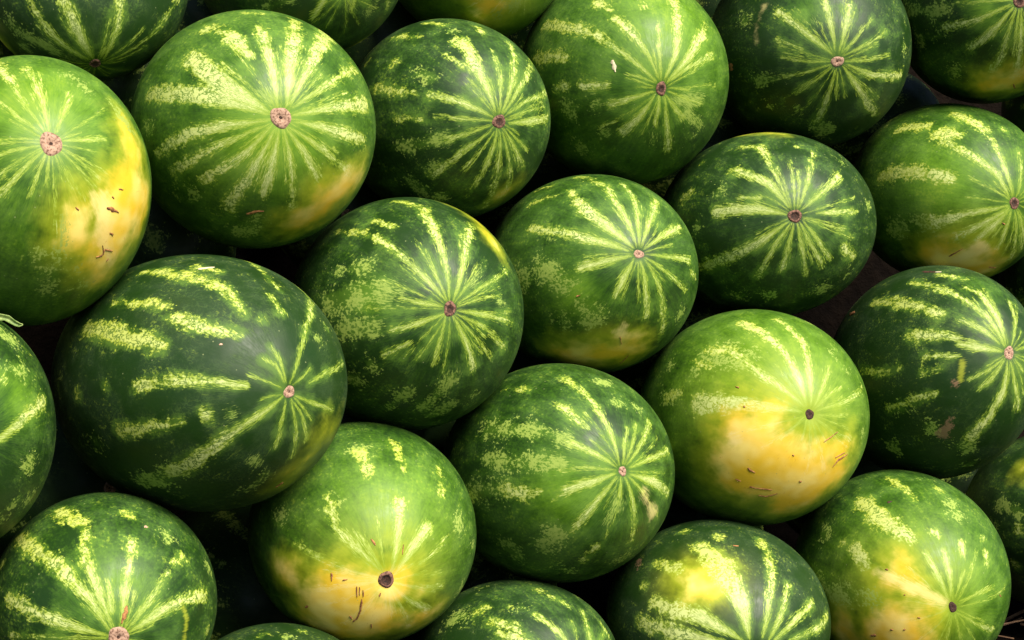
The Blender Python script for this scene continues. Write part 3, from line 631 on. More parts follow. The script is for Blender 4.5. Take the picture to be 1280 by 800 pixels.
s 6.3,279.8,0.8;21.5,284.0,2.5;42.1,286.9,4.2
s 6.2,300.0,0.8;19.7,299.8,3.0;34.7,297.9,3.4
m 70.2,196.6,6.3
p 33.3,241.4,8.4;44.5,237.5,6.3
y 52.9,227.1,23.2;45.4,258.7,23.2
b 49.0,230.9,1.1;44.7,230.2,1.3;39.5,229.8,0.8
b 44.6,267.0,1.1;46.6,276.2,0.8
b 13.6,239.0,1.1;13.5,248.9,0.8
g 44.9,160.9,63.2
h 39.1,235.4,50.6
s 113.2,231.9,3.9;119.9,232.2,7.5;126.6,234.9,3.4
s 136.5,231.8,4.9;142.3,229.4,6.9;148.0,233.8,3.5
s 156.5,234.3,4.4;163.2,231.2,7.0;169.9,233.0,2.5
m 99.4,261.0,2.7;104.9,263.9,3.5;110.4,263.3,3.3
m 121.7,263.4,5.8;126.9,262.3,6.2;132.1,260.8,2.7
m 144.0,259.5,3.4;149.8,262.6,4.8;155.7,264.6,5.2
m 164.9,264.6,2.1;175.7,262.3,3.9;186.5,263.6,2.9
s 92.2,284.4,4.5;102.9,285.7,5.8;113.6,283.5,5.4
m 126.5,286.0,5.3;137.7,287.2,7.9;148.9,284.3,3.5
s 162.5,281.4,2.2;172.1,284.1,6.9;181.8,286.6,3.5
m 67.9,304.6,5.8;73.2,304.8,3.0;78.5,302.8,4.7
m 83.0,303.8,3.0;88.1,299.3,3.5;93.2,302.8,4.1
m 104.9,304.5,5.5;108.9,304.5,6.8;112.9,301.2,3.0
s 120.0,303.1,4.8;128.4,303.1,6.1;136.8,302.0,5.1
s 141.9,304.0,4.9;154.1,300.0,3.2;166.3,304.5,5.8
s 73.4,328.2,5.6;80.6,329.9,3.0;87.7,325.6,6.0
s 97.0,330.3,4.2;104.2,328.8,4.2;111.4,329.9,2.9
s 120.6,327.0,3.2;132.0,326.2,6.0;143.5,329.9,2.5
m 152.0,328.4,3.1;157.0,326.5,7.9;161.9,325.8,3.4
m 59.1,355.4,5.6;65.2,358.8,7.6;71.4,355.4,5.0
s 75.7,353.6,4.6;88.5,354.4,4.1;101.2,353.8,5.8
m 114.1,354.9,2.8;119.6,358.9,3.5;125.1,358.1,3.2
s 136.1,356.0,2.6;142.5,355.4,3.1;148.9,357.0,4.4
s 151.0,353.7,3.3;163.5,353.1,4.9;175.9,355.4,4.1
m 65.2,36.6,3.7;76.8,37.3,7.2;88.3,35.8,5.3
m 93.5,39.2,3.3;99.0,35.8,3.4;104.6,38.1,5.7
s 113.6,40.3,4.6;121.6,40.2,6.4;129.5,38.6,4.8
s 134.6,40.1,6.0;139.2,38.1,3.8;143.7,35.2,3.8
m 148.1,38.3,5.2;152.9,34.8,4.5;157.7,36.3,4.2
s 164.6,36.8,3.2;176.4,39.1,7.2;188.2,39.7,2.7
m 84.6,67.1,5.9;92.1,68.7,4.4;99.6,66.3,5.2
s 108.4,69.4,5.9;115.9,68.9,6.9;123.3,70.7,5.0
s 127.5,70.4,5.9;137.7,66.3,3.6;148.0,69.2,5.3
s 157.4,71.4,3.4;163.8,65.9,6.9;170.2,67.2,3.7
m 88.1,80.4,3.2;95.8,81.7,5.6;103.5,80.6,4.8
m 113.3,83.7,2.4;120.3,82.9,5.1;127.4,80.5,5.4
s 141.1,78.8,4.0;153.0,82.7,3.4;164.9,81.4,6.0
s 113.8,108.9,6.0;123.9,111.2,7.6;134.1,108.6,2.2
m 147.0,113.7,4.8;154.8,109.1,4.8;162.5,110.6,3.8
m 127.6,149.2,4.4;133.2,150.2,4.6;138.7,150.8,4.8
m 152.0,149.8,5.5;163.3,152.0,3.9;174.7,153.5,3.0
s 133.8,175.7,3.3;142.7,176.7,3.8;151.7,178.0,2.7
s 162.1,179.2,3.9;170.0,178.1,4.6;177.8,177.7,3.9
s 142.3,191.9,2.8;148.7,194.2,5.2;155.2,195.9,4.0
@H 0.3407,2.1783,0.5762 0.7814,0.6229,0.0293,0.0234 0.1431,0.1239,0.1602
s 6.2,122.3,1.2;23.6,121.5,8.1;44.1,133.7,8.1
s 5.8,116.0,1.0;23.2,109.2,2.8;36.7,107.3,4.0;51.3,105.8,8.1;57.3,115.0,5.0
s 5.5,109.0,0.8;20.4,103.4,2.0;31.2,104.0,2.0
s 5.2,93.0,1.0;19.9,89.4,2.8;34.7,89.5,2.4
s 5.4,76.6,1.0;22.2,80.7,2.4;28.4,81.7,2.8
s 5.7,66.1,1.0;23.5,69.7,4.4;46.7,70.2,3.6
s 6.2,45.5,1.0;21.6,43.3,4.0;38.0,43.6,9.1
s 4.2,168.3,1.2;19.4,166.2,9.1;40.1,174.2,10.1
s 20.4,147.7,3.6;30.1,157.3,2.8
s 67.8,138.2,5.0
s 64.6,163.5,8.1;58.6,157.7,4.0
m 42.9,155.3,4.8
m 51.8,184.3,5.0
s 49.5,80.8,4.0
m 54.4,48.5,4.8
s 11.6,8.2,1.2;22.3,7.7,6.0;37.6,6.2,3.6
s 4.4,345.4,0.8;15.5,343.6,2.0;29.3,345.0,2.8
s 5.1,326.4,1.0;17.8,312.4,4.0;34.3,310.3,4.4
s 4.6,306.3,1.0;15.0,298.3,3.2;30.3,300.9,6.0;35.1,301.4,4.0
s 4.7,284.8,1.0;19.0,283.3,4.4;38.1,285.0,4.0
s 5.0,261.3,1.0;20.6,260.9,4.4;32.0,262.2,5.0
s 5.3,240.8,1.0;19.4,240.4,5.0;42.0,245.9,4.0
s 5.6,222.5,1.2;22.8,221.4,8.1;44.8,217.2,9.1;59.4,214.8,9.1
s 35.2,328.0,8.1;47.7,328.5,6.0
m 53.0,297.1,6.0
m 52.1,10.9,6.0
m 60.5,244.5,6.0
m 52.8,262.6,6.0
m 55.3,316.3,3.2
y 83.7,102.9,-12.1;68.7,85.3,-12.1
s 111.4,309.5,4.1;122.7,307.6,5.6;133.9,311.7,4.3
s 146.6,306.1,5.2;151.1,311.4,3.3;155.6,305.9,2.0
s 159.2,309.7,2.1;168.3,311.0,4.3;177.3,309.1,3.4
s 104.1,326.0,3.2;116.2,324.9,4.0;128.3,326.8,5.8
s 134.9,323.5,4.4;142.1,328.9,4.4;149.2,327.4,5.6
s 162.3,326.9,2.8;173.0,324.7,3.5;183.7,328.4,5.2
m 81.6,356.1,3.0;87.3,355.4,4.7;93.0,355.9,4.0
s 106.4,357.9,4.7;111.9,355.4,5.7;117.3,355.6,3.5
m 129.1,357.7,4.3;135.2,356.4,7.6;141.3,356.4,3.3
s 149.2,355.4,2.6;159.7,358.9,4.9;170.2,359.6,2.9
m 92.8,25.1,5.5;101.8,28.4,5.2;110.8,25.7,3.9
m 119.8,28.5,4.2;127.9,28.6,4.0;136.1,25.7,2.1
s 138.1,28.3,4.0;144.4,30.2,4.1;150.7,25.5,2.6
m 156.2,28.9,3.3;164.3,28.8,3.1;172.4,28.1,5.6
s 89.7,68.1,2.4;98.9,66.2,3.3;108.2,63.8,3.5
s 120.7,67.6,4.9;124.8,66.2,5.5;129.0,65.2,3.0
m 141.8,64.5,4.9;146.1,66.4,5.6;150.4,65.5,2.6
s 153.8,68.2,3.2;160.5,69.4,3.9;167.2,66.9,4.2
s 84.7,78.5,6.0;96.8,78.5,4.3;108.8,75.4,2.3
s 112.3,78.7,4.4;122.4,76.8,5.3;132.6,76.1,5.7
s 138.4,75.6,5.4;147.6,77.4,4.9;156.7,74.9,3.1
m 162.1,78.0,3.2;166.5,79.6,6.5;170.9,78.8,5.6
s 111.6,116.7,2.8;119.3,114.5,5.7;127.0,116.4,2.1
s 134.7,112.5,4.2;144.0,115.8,6.7;153.3,113.0,3.8
s 160.0,117.3,2.1;167.2,117.3,3.2;174.5,112.1,2.8
s 106.0,146.7,2.0;113.3,147.1,7.5;120.5,144.6,5.8
s 125.1,147.1,3.7;137.8,146.5,7.4;150.5,145.0,2.8
s 153.2,147.1,4.4;164.8,149.5,5.5;176.4,145.9,4.1
s 108.6,165.1,2.1;115.9,165.1,4.1;123.3,163.6,4.7
m 131.6,161.9,3.9;143.1,162.0,3.7;154.6,163.9,3.8
m 122.5,201.1,3.0;130.7,201.6,8.0;138.9,197.7,3.3
s 151.2,198.5,4.3;163.0,197.7,5.2;174.8,200.6,3.0
m 122.8,219.0,2.6;130.0,217.6,4.6;137.2,217.6,5.3
s 149.4,215.3,2.5;156.0,215.2,3.6;162.6,218.4,2.2
s 114.4,254.8,3.8;120.6,256.1,4.3;126.9,259.2,5.8
s 134.6,255.7,2.1;140.8,254.2,3.2;146.9,254.4,4.6
s 159.5,255.3,4.8;170.8,259.4,3.6;182.0,257.0,3.9
s 96.9,270.9,3.1;109.6,269.9,4.5;122.2,271.0,2.7
s 127.7,271.8,5.3;139.4,269.4,3.9;151.2,274.8,2.2
m 159.4,270.3,4.4;166.0,272.7,3.9;172.6,272.3,3.8
@I 0.0985,2.0561,0.5308 0.8083,0.5636,0.1397,0.0974 0.1339,0.1264,0.1561
s 4.4,134.3,1.1;21.5,135.8,9.6;38.3,133.1,11.5;55.6,124.3,4.8
s 5.1,105.2,1.1;21.5,104.0,5.4;34.9,105.0,6.7;44.9,102.3,5.7;67.8,106.2,5.7
s 5.3,89.8,1.0;17.4,87.0,4.2;34.8,84.2,5.7;49.3,87.9,5.7
s 5.3,73.4,1.0;19.5,68.1,5.7;43.8,62.5,6.7
s 5.1,44.4,1.0;18.9,38.6,5.4;39.4,33.5,8.6
s 5.7,166.3,1.5;26.3,161.9,8.6;60.3,159.5,6.7
s 4.8,193.0,1.1;18.3,194.8,6.7;30.6,194.9,7.7
m 50.4,188.7,11.5;39.9,202.7,8.6
m 62.2,193.3,11.5
s 4.6,228.0,1.1;16.3,240.4,6.7;25.6,245.0,4.8
s 4.2,261.2,0.8;17.7,271.8,1.9;26.0,276.6,1.5
s 4.1,284.4,1.0;19.7,285.1,4.8;35.4,285.1,4.8
s 4.7,319.8,1.0;21.4,308.1,3.8;46.1,301.7,4.8;58.4,301.0,2.3
s 4.9,334.3,1.0;18.1,332.4,3.1;38.3,334.3,3.4
s 5.3,0.8,0.8;17.9,0.3,3.1;36.9,2.3,6.7
s 39.4,352.2,3.8;47.7,350.7,3.8
m 48.9,320.4,3.4
m 40.8,236.7,17.2
m 52.0,228.3,7.7
s 71.4,141.2,4.8;58.9,130.9,4.8
s 82.0,127.3,3.8;72.2,123.4,4.8
m 47.6,166.9,3.8
y 57.2,274.6,17.2;68.6,249.8,13.4
p 44.3,266.0,5.0;40.2,267.5,2.3
b 47.2,267.6,0.8;52.4,271.3,0.6
b 61.9,280.2,0.8;71.3,279.0,0.6
b 39.2,218.3,1.0;37.1,219.0,1.1
g 39.6,217.2,42.1
h 53.8,260.5,28.7
m 115.7,194.6,3.1;126.2,192.9,4.6;136.6,194.1,2.3
s 141.7,192.4,4.2;150.5,195.9,3.4;159.4,197.9,2.7
m 131.3,227.5,5.3;141.5,228.4,6.4;151.7,227.3,4.3
m 158.3,230.2,5.7;166.7,227.3,3.3;175.1,230.2,3.8
m 112.9,253.5,2.1;124.6,257.2,4.7;136.3,258.7,3.6
s 141.3,258.8,5.4;151.0,255.6,5.4;160.6,256.6,3.4
s 118.2,291.0,5.3;124.9,290.5,4.2;131.5,291.8,5.1
s 143.6,295.4,5.1;153.6,295.6,4.4;163.6,292.5,4.5
m 86.1,319.2,2.5;97.9,318.4,6.4;109.8,319.2,4.3
s 119.7,317.3,3.2;131.4,316.9,5.6;143.1,320.4,3.0
s 150.7,317.9,3.5;156.2,322.4,4.8;161.7,321.0,3.5
s 76.7,334.9,5.2;84.5,333.8,8.0;92.4,334.6,3.3
s 105.3,333.6,4.1;116.8,335.5,6.0;128.2,335.2,5.8
s 140.1,337.1,3.7;146.5,336.4,5.6;152.9,337.0,2.3
m 63.2,4.1,5.9;67.7,3.0,5.7;72.1,3.4,2.1
s 75.6,7.0,3.0;80.9,3.3,7.7;86.1,3.3,5.3
s 94.9,4.2,5.7;101.7,7.6,3.9;108.5,6.5,2.6
s 111.3,6.5,5.0;121.1,6.8,5.0;131.0,3.2,2.0
m 144.2,5.8,5.7;152.2,7.3,6.7;160.2,5.7,2.9
s 79.1,39.9,2.9;85.4,40.6,6.2;91.7,42.3,4.8
m 97.7,43.8,2.9;108.6,40.5,4.4;119.4,43.8,2.1
m 130.6,42.1,3.5;137.6,41.8,5.1;144.6,43.5,3.8
m 153.5,43.8,2.8;160.9,43.4,7.9;168.2,43.1,4.4
m 90.9,66.2,2.3;98.1,61.8,7.2;105.3,63.3,2.9
s 110.1,62.4,5.4;122.9,63.6,7.7;135.6,62.5,5.7
m 143.0,64.1,4.7;152.7,64.9,4.3;162.4,60.8,4.9
s 79.0,92.2,4.8;83.6,91.3,7.8;88.1,89.6,3.1
s 94.6,89.7,2.8;101.3,91.1,6.4;108.0,91.8,4.9
m 114.0,90.9,5.6;119.5,92.3,4.6;124.9,90.9,5.5
s 135.2,91.0,4.9;146.5,90.0,6.3;157.7,91.5,4.6
s 164.0,95.2,3.4;174.0,90.6,3.6;184.0,93.6,5.6
m 117.4,116.4,4.3;130.2,113.2,3.8;143.0,112.4,4.6
s 155.3,113.1,3.3;167.6,112.6,5.7;179.8,117.1,5.0
m 126.0,157.0,2.7;138.8,155.5,6.1;151.6,153.6,5.1
s 156.3,155.5,4.5;164.7,154.5,6.7;173.1,152.0,2.2
s 118.3,176.0,2.5;127.4,176.1,6.1;136.6,175.7,3.6
m 149.6,177.4,3.8;161.1,176.9,7.4;172.5,174.8,5.6
@J -0.1273,1.9092,0.5102 0.7753,0.6043,0.1447,0.1128 0.1375,0.1387,0.1657
s 4.3,118.9,1.1;18.1,128.6,5.0;43.4,129.5,5.0
s 43.4,129.5,5.0;59.6,132.9,4.5;73.6,136.3,4.5
s 4.0,109.8,0.9;15.3,112.0,2.5;29.5,109.3,1.4
s 3.8,95.2,1.1;20.1,92.1,3.9;40.5,93.8,8.9;57.8,93.8,7.1;71.9,102.7,4.5
s 4.1,67.8,1.1;20.3,68.3,5.4;38.9,68.0,7.1;55.5,62.7,4.5
s 3.9,54.0,0.7;17.0,50.9,1.8
m 17.0,50.9,2.1;33.4,48.2,2.5
s 4.2,35.6,0.7;20.3,31.7,2.5;42.9,28.6,2.9
s 3.9,16.6,0.7;15.8,18.0,2.1;29.9,14.3,1.8
s 3.8,345.9,0.9;16.8,353.0,4.5;40.0,351.5,3.6
s 3.8,322.5,0.7;18.6,335.9,3.2;39.7,332.7,3.9
s 3.8,307.2,0.7;17.0,316.0,2.1;34.8,318.3,2.5
s 3.8,294.4,0.9;18.7,300.6,5.4;32.2,299.0,6.2
s 3.7,236.0,0.9;15.3,254.1,2.9;26.2,257.5,2.9
s 3.7,220.6,1.1;15.8,204.7,5.0;28.3,201.3,3.6
s 3.7,164.3,1.1;12.0,169.0,3.9;22.9,168.9,2.9
m 56.2,175.6,14.3;42.6,169.1,14.3;26.2,163.8,8.9
m 49.4,154.7,6.2;44.0,151.3,5.4
m 56.7,158.5,4.3
m 35.9,195.8,8.9;50.4,191.6,8.9
s 37.6,217.6,5.4;23.9,221.3,2.9
m 45.1,218.7,6.4
m 56.4,247.5,5.4;44.2,250.9,4.5
m 51.6,265.5,5.4;34.5,276.3,7.1
m 59.4,274.1,7.1;51.0,282.5,5.4
m 57.0,222.1,6.4
s 48.8,116.6,4.5;60.0,122.0,3.6
m 29.0,8.2,3.6
m 50.2,296.9,4.5
y 73.3,65.0,-5.4;62.2,57.4,-5.4;51.9,47.6,-5.4
g 37.8,172.7,28.6
s 82.5,47.3,2.5;86.7,46.5,8.0;90.8,43.9,5.3
s 104.6,43.9,4.6;116.3,48.7,4.4;128.0,47.7,3.0
m 134.0,49.3,2.9;140.7,46.0,5.4;147.3,47.6,5.9
s 159.6,47.5,2.7;164.8,48.7,6.0;170.0,44.3,5.4
m 89.1,71.4,5.4;101.4,71.1,3.1;113.7,72.2,3.1
m 122.5,75.1,5.7;129.9,74.2,6.3;137.4,75.5,3.2
s 141.6,75.3,2.7;146.0,72.4,5.6;150.4,71.0,3.7
s 153.4,73.1,2.6;162.8,75.1,5.1;172.3,70.5,5.5
s 105.6,107.0,3.7;117.1,110.4,7.1;128.6,107.2,4.7
s 131.1,110.7,2.3;138.1,111.9,3.2;145.0,108.3,3.3
s 158.2,112.2,2.8;170.8,111.8,4.7;183.5,108.6,4.8
m 127.6,154.8,2.6;139.6,153.0,7.6;151.7,151.4,2.9
m 164.0,155.5,4.8;175.4,153.3,3.3;186.7,154.9,2.3
s 112.8,172.0,5.9;118.6,173.4,4.8;124.4,167.9,3.3
m 138.2,172.6,3.0;145.0,173.3,5.4;151.8,172.5,4.4
m 154.6,169.7,5.5;159.4,173.0,6.6;164.2,171.1,2.2
m 133.2,211.3,3.7;140.2,216.5,6.7;147.1,212.2,5.4
s 152.6,211.9,3.6;159.0,213.0,4.4;165.4,216.1,5.0
s 112.7,248.4,4.1;125.3,249.1,7.4;138.0,249.7,3.4
s 151.3,249.5,4.1;159.9,249.6,3.3;168.5,244.7,2.4
s 105.9,286.5,3.0;118.5,286.0,5.2;131.2,283.9,3.3
s 139.7,285.8,3.6;144.2,282.6,4.4;148.8,288.3,4.3
s 157.8,283.3,3.6;168.1,283.8,5.7;178.4,287.5,3.0
s 84.0,314.7,3.9;96.9,313.3,4.9;109.9,314.1,3.3
s 113.6,312.4,5.6;123.3,309.9,7.0;133.0,314.7,5.0
s 136.8,311.0,5.0;141.6,309.9,5.2;146.4,309.3,4.7
s 157.9,310.2,4.8;167.4,311.1,5.6;176.9,312.4,3.1
m 83.6,352.0,2.7;94.7,350.2,3.0;105.8,350.3,2.2
s 108.1,351.5,3.2;115.8,352.1,5.4;123.4,347.4,5.7
s 132.5,351.9,4.2;145.0,347.5,5.5;157.5,348.0,3.3
s 161.9,350.8,2.1;166.3,349.7,4.8;170.6,350.2,4.3
s 89.0,18.6,2.3;98.8,14.5,6.2;108.6,18.1,2.3
s 114.5,14.0,2.4;121.6,15.0,3.1;128.6,14.6,2.1
m 139.6,17.4,3.9;149.6,14.9,3.2;159.5,14.8,5.8
@K -0.3393,1.7207,0.4745 0.7290,0.6040,0.2479,0.2054 0.1442,0.1384,0.1979
s 4.4,121.1,1.0;12.4,115.6,2.3;17.0,125.5,1.6
s 4.3,112.0,0.8;12.8,104.9,2.3;19.7,107.4,1.3
s 3.7,84.2,1.0;18.5,68.2,2.9;31.5,62.3,3.6;55.3,52.8,4.9;65.9,56.0,3.2
s 3.4,60.3,0.5;8.6,43.4,1.6;14.2,41.6,1.3
s 9.7,19.8,0.6;19.5,19.9,3.2;40.8,15.1,2.9
s 3.6,327.0,0.8;13.8,335.7,2.9;27.5,339.8,3.6
s 3.5,312.7,0.6;9.0,313.8,1.6;17.6,313.5,1.3
s 3.3,287.9,0.6;12.4,303.1,1.9;24.9,299.7,2.6
s 3.8,279.5,0.6;11.9,285.9,1.9;21.9,286.8,2.6
s 21.3,286.0,2.3;30.3,284.1,1.3
s 3.8,243.8,0.6;12.7,257.5,2.6;24.6,264.1,2.3
s 3.5,209.7,1.0;14.7,217.1,4.9;24.0,217.5,5.8
s 24.0,217.5,5.8;29.6,219.2,6.5
s 29.4,218.5,8.1;38.3,222.2,9.7;57.6,226.4,11.4
m 57.6,226.4,11.4;72.1,227.7,6.5
s 3.8,196.4,0.5;8.7,190.0,0.8;12.4,192.4,0.6
s 17.9,156.1,1.9;10.7,154.4,1.3;4.1,151.4,0.6
s 18.0,170.4,4.9;31.0,170.5,5.8;41.5,171.9,7.3;57.8,177.8,6.5
s 70.6,178.0,6.5
s 85.3,182.8,7.3
m 100.1,180.1,4.5
s 54.2,138.9,6.5;50.5,138.4,9.7;39.3,134.8,8.9;29.9,125.1,4.9
s 80.5,141.5,4.9;68.8,137.7,6.5;58.2,134.4,4.9
s 87.9,154.2,8.1;69.2,154.6,14.6;51.5,154.0,8.1
s 84.2,120.2,6.5;67.9,115.6,9.7;51.8,108.0,9.7;44.2,108.6,6.5;36.0,109.6,3.2
s 68.9,107.0,6.5;61.0,101.3,4.9
s 78.2,75.3,3.2;58.4,79.1,4.9;48.2,76.7,3.2
s 43.1,85.7,4.1;33.8,83.0,4.1
s 31.6,102.5,4.1
s 54.7,159.2,4.1
s 32.9,197.1,8.1
m 24.4,199.6,3.9
s 66.9,198.7,8.1;56.6,198.2,8.1;42.8,197.9,4.9
m 81.1,203.5,8.1
s 33.6,194.8,6.5
m 48.2,264.4,3.2;38.3,266.0,3.2
m 32.6,253.1,2.6
m 41.2,41.0,6.5
m 29.8,48.7,3.2
y 37.3,327.2,-7.3
y 29.9,318.8,-7.3;41.3,294.4,-7.3;48.0,284.8,-7.3
b 49.6,281.9,1.5;48.4,283.1,1.5;47.0,285.2,1.0
w 66.7,107.4,1.5;65.9,104.2,2.1;64.8,100.5,1.3
o 32.7,139.7,1.6;32.3,140.9,1.6
s 79.2,271.8,3.1;84.7,272.1,3.7;90.2,275.5,3.3
s 96.0,274.6,2.6;108.9,275.7,4.4;121.7,273.8,3.1
s 127.4,272.0,5.8;134.3,272.3,4.4;141.2,273.5,2.5
m 148.1,274.3,3.5;157.3,275.1,6.7;166.6,272.7,3.0
s 71.6,299.8,2.3;76.6,300.8,7.5;81.7,302.8,2.6
s 92.7,298.9,4.3;102.3,300.0,4.5;111.9,299.5,6.0
s 121.3,301.2,4.6;127.1,303.4,7.5;133.0,300.4,3.0
m 138.7,301.1,3.5;150.0,301.9,5.8;161.4,301.0,2.0
s 164.8,300.4,3.0;176.5,302.1,7.5;188.2,301.2,3.9
s 60.2,318.4,5.7;72.6,316.9,6.6;85.1,317.0,3.7
s 92.3,319.0,2.1;104.8,317.5,6.7;117.2,317.6,2.2
s 131.0,317.7,4.6;139.0,319.1,5.8;147.0,322.8,4.8
s 161.0,319.6,5.4;169.5,322.6,6.6;178.1,319.0,3.6
s 80.4,353.8,5.9;91.3,359.1,7.2;102.2,356.1,3.8
m 109.7,358.1,5.5;115.7,356.3,7.3;121.7,355.1,5.4
s 131.7,357.7,4.8;144.4,356.2,3.3;157.1,354.1,5.3
s 56.6,13.6,2.2;69.2,14.3,5.4;81.8,15.1,2.6
s 94.8,15.4,4.1;106.4,14.0,7.7;117.9,13.9,2.3
m 119.9,10.1,3.5;125.0,13.6,7.3;130.0,12.4,2.6
s 143.0,10.1,4.4;155.8,13.7,5.7;168.6,11.0,5.7
s 73.7,46.3,3.1;84.5,41.0,5.6;95.3,42.4,5.5
s 105.9,42.6,2.8;110.2,46.1,6.0;114.4,44.9,2.3
m 127.1,45.5,4.0;136.6,42.2,7.6;146.1,42.5,2.7
s 149.2,45.2,3.5;160.0,44.1,5.4;170.9,41.4,2.3
s 106.7,69.3,2.3;117.2,67.2,7.9;127.8,68.2,4.5
s 136.7,70.3,5.9;146.1,68.5,4.6;155.6,66.7,3.3
s 110.6,103.9,3.8;115.5,100.8,5.5;120.4,99.4,2.5
s 130.7,100.8,3.2;141.1,104.0,4.9;151.5,101.4,5.8
s 159.9,99.6,3.6;169.4,104.1,6.3;178.9,104.7,3.2
s 132.3,125.5,2.9;141.4,121.3,3.0;150.4,125.4,2.0
m 162.0,125.4,3.7;166.5,123.5,5.4;171.0,123.3,5.4
m 127.0,150.4,5.6;133.4,151.3,6.5;139.9,151.9,5.9
m 143.2,153.2,2.5;151.7,148.0,3.3;160.3,148.1,2.7
s 126.0,187.2,4.6;133.0,188.9,4.4;140.0,187.7,5.8
m 153.9,187.7,4.9;160.8,191.8,3.8;167.6,191.5,4.3
m 147.1,214.0,4.6;156.2,212.4,7.2;165.2,212.5,5.1
s 116.7,242.8,5.2;126.6,243.2,6.9;136.5,244.2,5.6
s 140.4,246.7,3.4;150.5,244.9,6.3;160.6,243.9,3.6
@L -0.5636,1.5557,0.4690 0.7589,0.6053,0.1878,0.1498 0.1097,0.1254,0.1410
m 59.9,58.3,8.9
m 44.5,43.8,10.3
s 64.2,43.5,4.4
s 17.6,354.0,4.4;32.5,12.2,7.4;53.5,17.1,8.9
m 40.1,338.0,7.4
m 45.9,310.3,5.9
m 49.5,299.6,5.9
m 57.1,321.4,3.7
s 32.0,48.9,5.3
g 33.8,30.9,38.4
m 111.3,57.5,3.2;122.5,59.8,6.6;133.6,56.9,5.5
m 147.1,58.2,5.3;152.9,60.0,4.2;158.8,57.0,2.9
m 111.5,77.5,4.2;123.8,78.8,4.1;136.0,78.6,2.2
m 142.4,81.8,4.3;152.7,79.0,3.7;163.0,80.8,4.7
s 116.4,102.6,5.4;126.3,105.3,4.1;136.3,103.7,2.6
m 150.1,103.8,5.2;157.6,101.9,3.6;165.0,105.9,2.5
m 100.0,144.2,2.3;109.5,143.0,7.6;119.0,143.8,2.7
s 126.5,143.6,2.1;138.7,141.7,3.9;150.9,146.4,3.4
m 164.6,144.4,5.8;170.5,146.1,3.8;176.3,143.5,3.0
m 112.2,167.1,5.1;117.2,167.1,5.5;122.3,166.4,3.0
m 129.2,167.2,5.8;138.9,165.2,3.8;148.7,169.1,4.0
s 158.2,168.8,4.8;169.2,163.8,7.2;180.3,164.0,5.4
m 110.6,204.4,5.1;116.6,205.2,4.6;122.6,206.7,2.8
s 133.7,205.5,4.4;138.6,207.9,4.5;143.5,204.8,5.7
m 156.3,204.1,6.0;163.6,204.4,4.2;170.9,203.3,4.8
m 104.9,233.2,4.4;114.0,229.7,4.4;123.1,230.0,4.6
s 133.1,231.5,2.1;144.4,231.9,3.8;155.7,231.3,3.0
s 86.2,263.2,4.8;91.3,264.7,6.4;96.4,261.4,3.0
s 106.3,262.6,3.2;114.1,265.9,6.6;122.0,262.8,5.8
s 126.8,266.1,4.3;134.8,265.4,7.8;142.7,263.5,2.7
m 151.5,261.5,4.9;156.7,267.2,7.7;161.9,263.6,3.8
m 87.5,290.9,4.1;97.3,290.6,5.3;107.2,290.6,3.8
m 110.5,291.4,2.0;122.3,291.3,4.8;134.1,290.0,4.1
s 141.9,288.3,2.3;151.6,291.0,7.9;161.4,287.4,5.6
s 80.3,316.4,4.8;93.1,316.6,3.4;105.8,318.0,3.9
m 113.4,319.4,3.1;119.2,317.1,6.9;125.0,319.4,4.9
s 137.2,321.2,4.1;143.2,318.7,4.4;149.1,317.7,4.2
m 159.8,319.5,4.9;166.9,319.1,3.4;174.1,318.7,3.4
m 100.4,355.1,2.7;108.9,351.8,3.8;117.4,353.6,5.7
m 120.4,353.0,2.9;131.3,355.0,5.6;142.2,349.9,3.5
m 154.4,353.2,2.3;160.2,355.1,3.0;166.0,355.4,4.3
m 104.5,23.0,5.0;114.5,21.9,7.7;124.6,23.1,3.4
m 134.8,23.5,4.1;147.1,21.8,5.1;159.3,21.4,4.5
@M -0.4194,1.5873,0.2753 0.7317,0.6596,0.1277,0.1151 0.1137,0.1119,0.1297
s 5.5,138.1,0.9;23.7,122.1,6.2;49.9,128.3,9.3;86.1,137.0,7.7
s 5.0,121.8,0.8;24.1,109.8,6.2;49.3,109.3,6.9
s 81.8,112.1,9.3;61.9,105.0,9.3;53.4,104.8,6.2
s 67.3,79.7,5.4;63.4,74.9,3.1
s 14.0,102.2,4.6;28.4,97.1,3.1
s 4.2,67.8,0.9;22.1,79.5,5.4;49.0,76.5,6.2
s 4.7,51.0,0.8;23.0,66.5,1.9
s 4.7,37.9,0.9;20.7,44.7,3.9;39.2,45.3,3.9
s 5.4,20.9,1.2;24.7,24.7,7.7;35.9,20.7,6.2;54.4,11.9,7.7
s 53.6,42.7,6.2;47.0,44.1,4.6
m 59.2,54.0,3.7
s 5.0,162.9,0.9;28.7,162.6,7.7;61.9,162.5,6.2
s 5.6,179.5,0.8;27.6,178.0,1.5;56.2,182.0,2.5
s 57.5,347.7,4.6
m 69.0,21.7,3.7
m 104.1,117.2,5.6
s 81.9,151.0,4.6
l 36.4,14.6,2.2;37.2,3.4,1.9;36.2,345.6,2.2
b 7.0,76.1,1.9;11.4,73.2,2.8;15.8,73.2,1.2
o 60.3,68.7,1.9;59.0,68.6,1.9
g 28.7,100.0,46.3
s 95.0,22.2,3.1;102.3,21.2,7.7;109.7,17.3,4.9
s 121.0,17.7,5.5;132.7,19.5,4.5;144.4,22.7,3.5
m 150.4,22.8,3.8;162.5,19.9,6.0;174.7,21.9,2.0
s 109.7,39.6,4.7;116.1,37.2,5.7;122.5,41.6,2.8
s 134.5,36.3,4.1;142.4,38.9,7.6;150.2,40.1,5.1
s 163.0,36.6,4.6;174.4,41.5,6.3;185.9,41.9,3.0
m 104.0,65.8,4.8;113.0,63.5,5.4;122.0,62.2,2.2
s 134.2,62.4,4.5;145.0,66.1,5.2;155.8,64.1,4.9
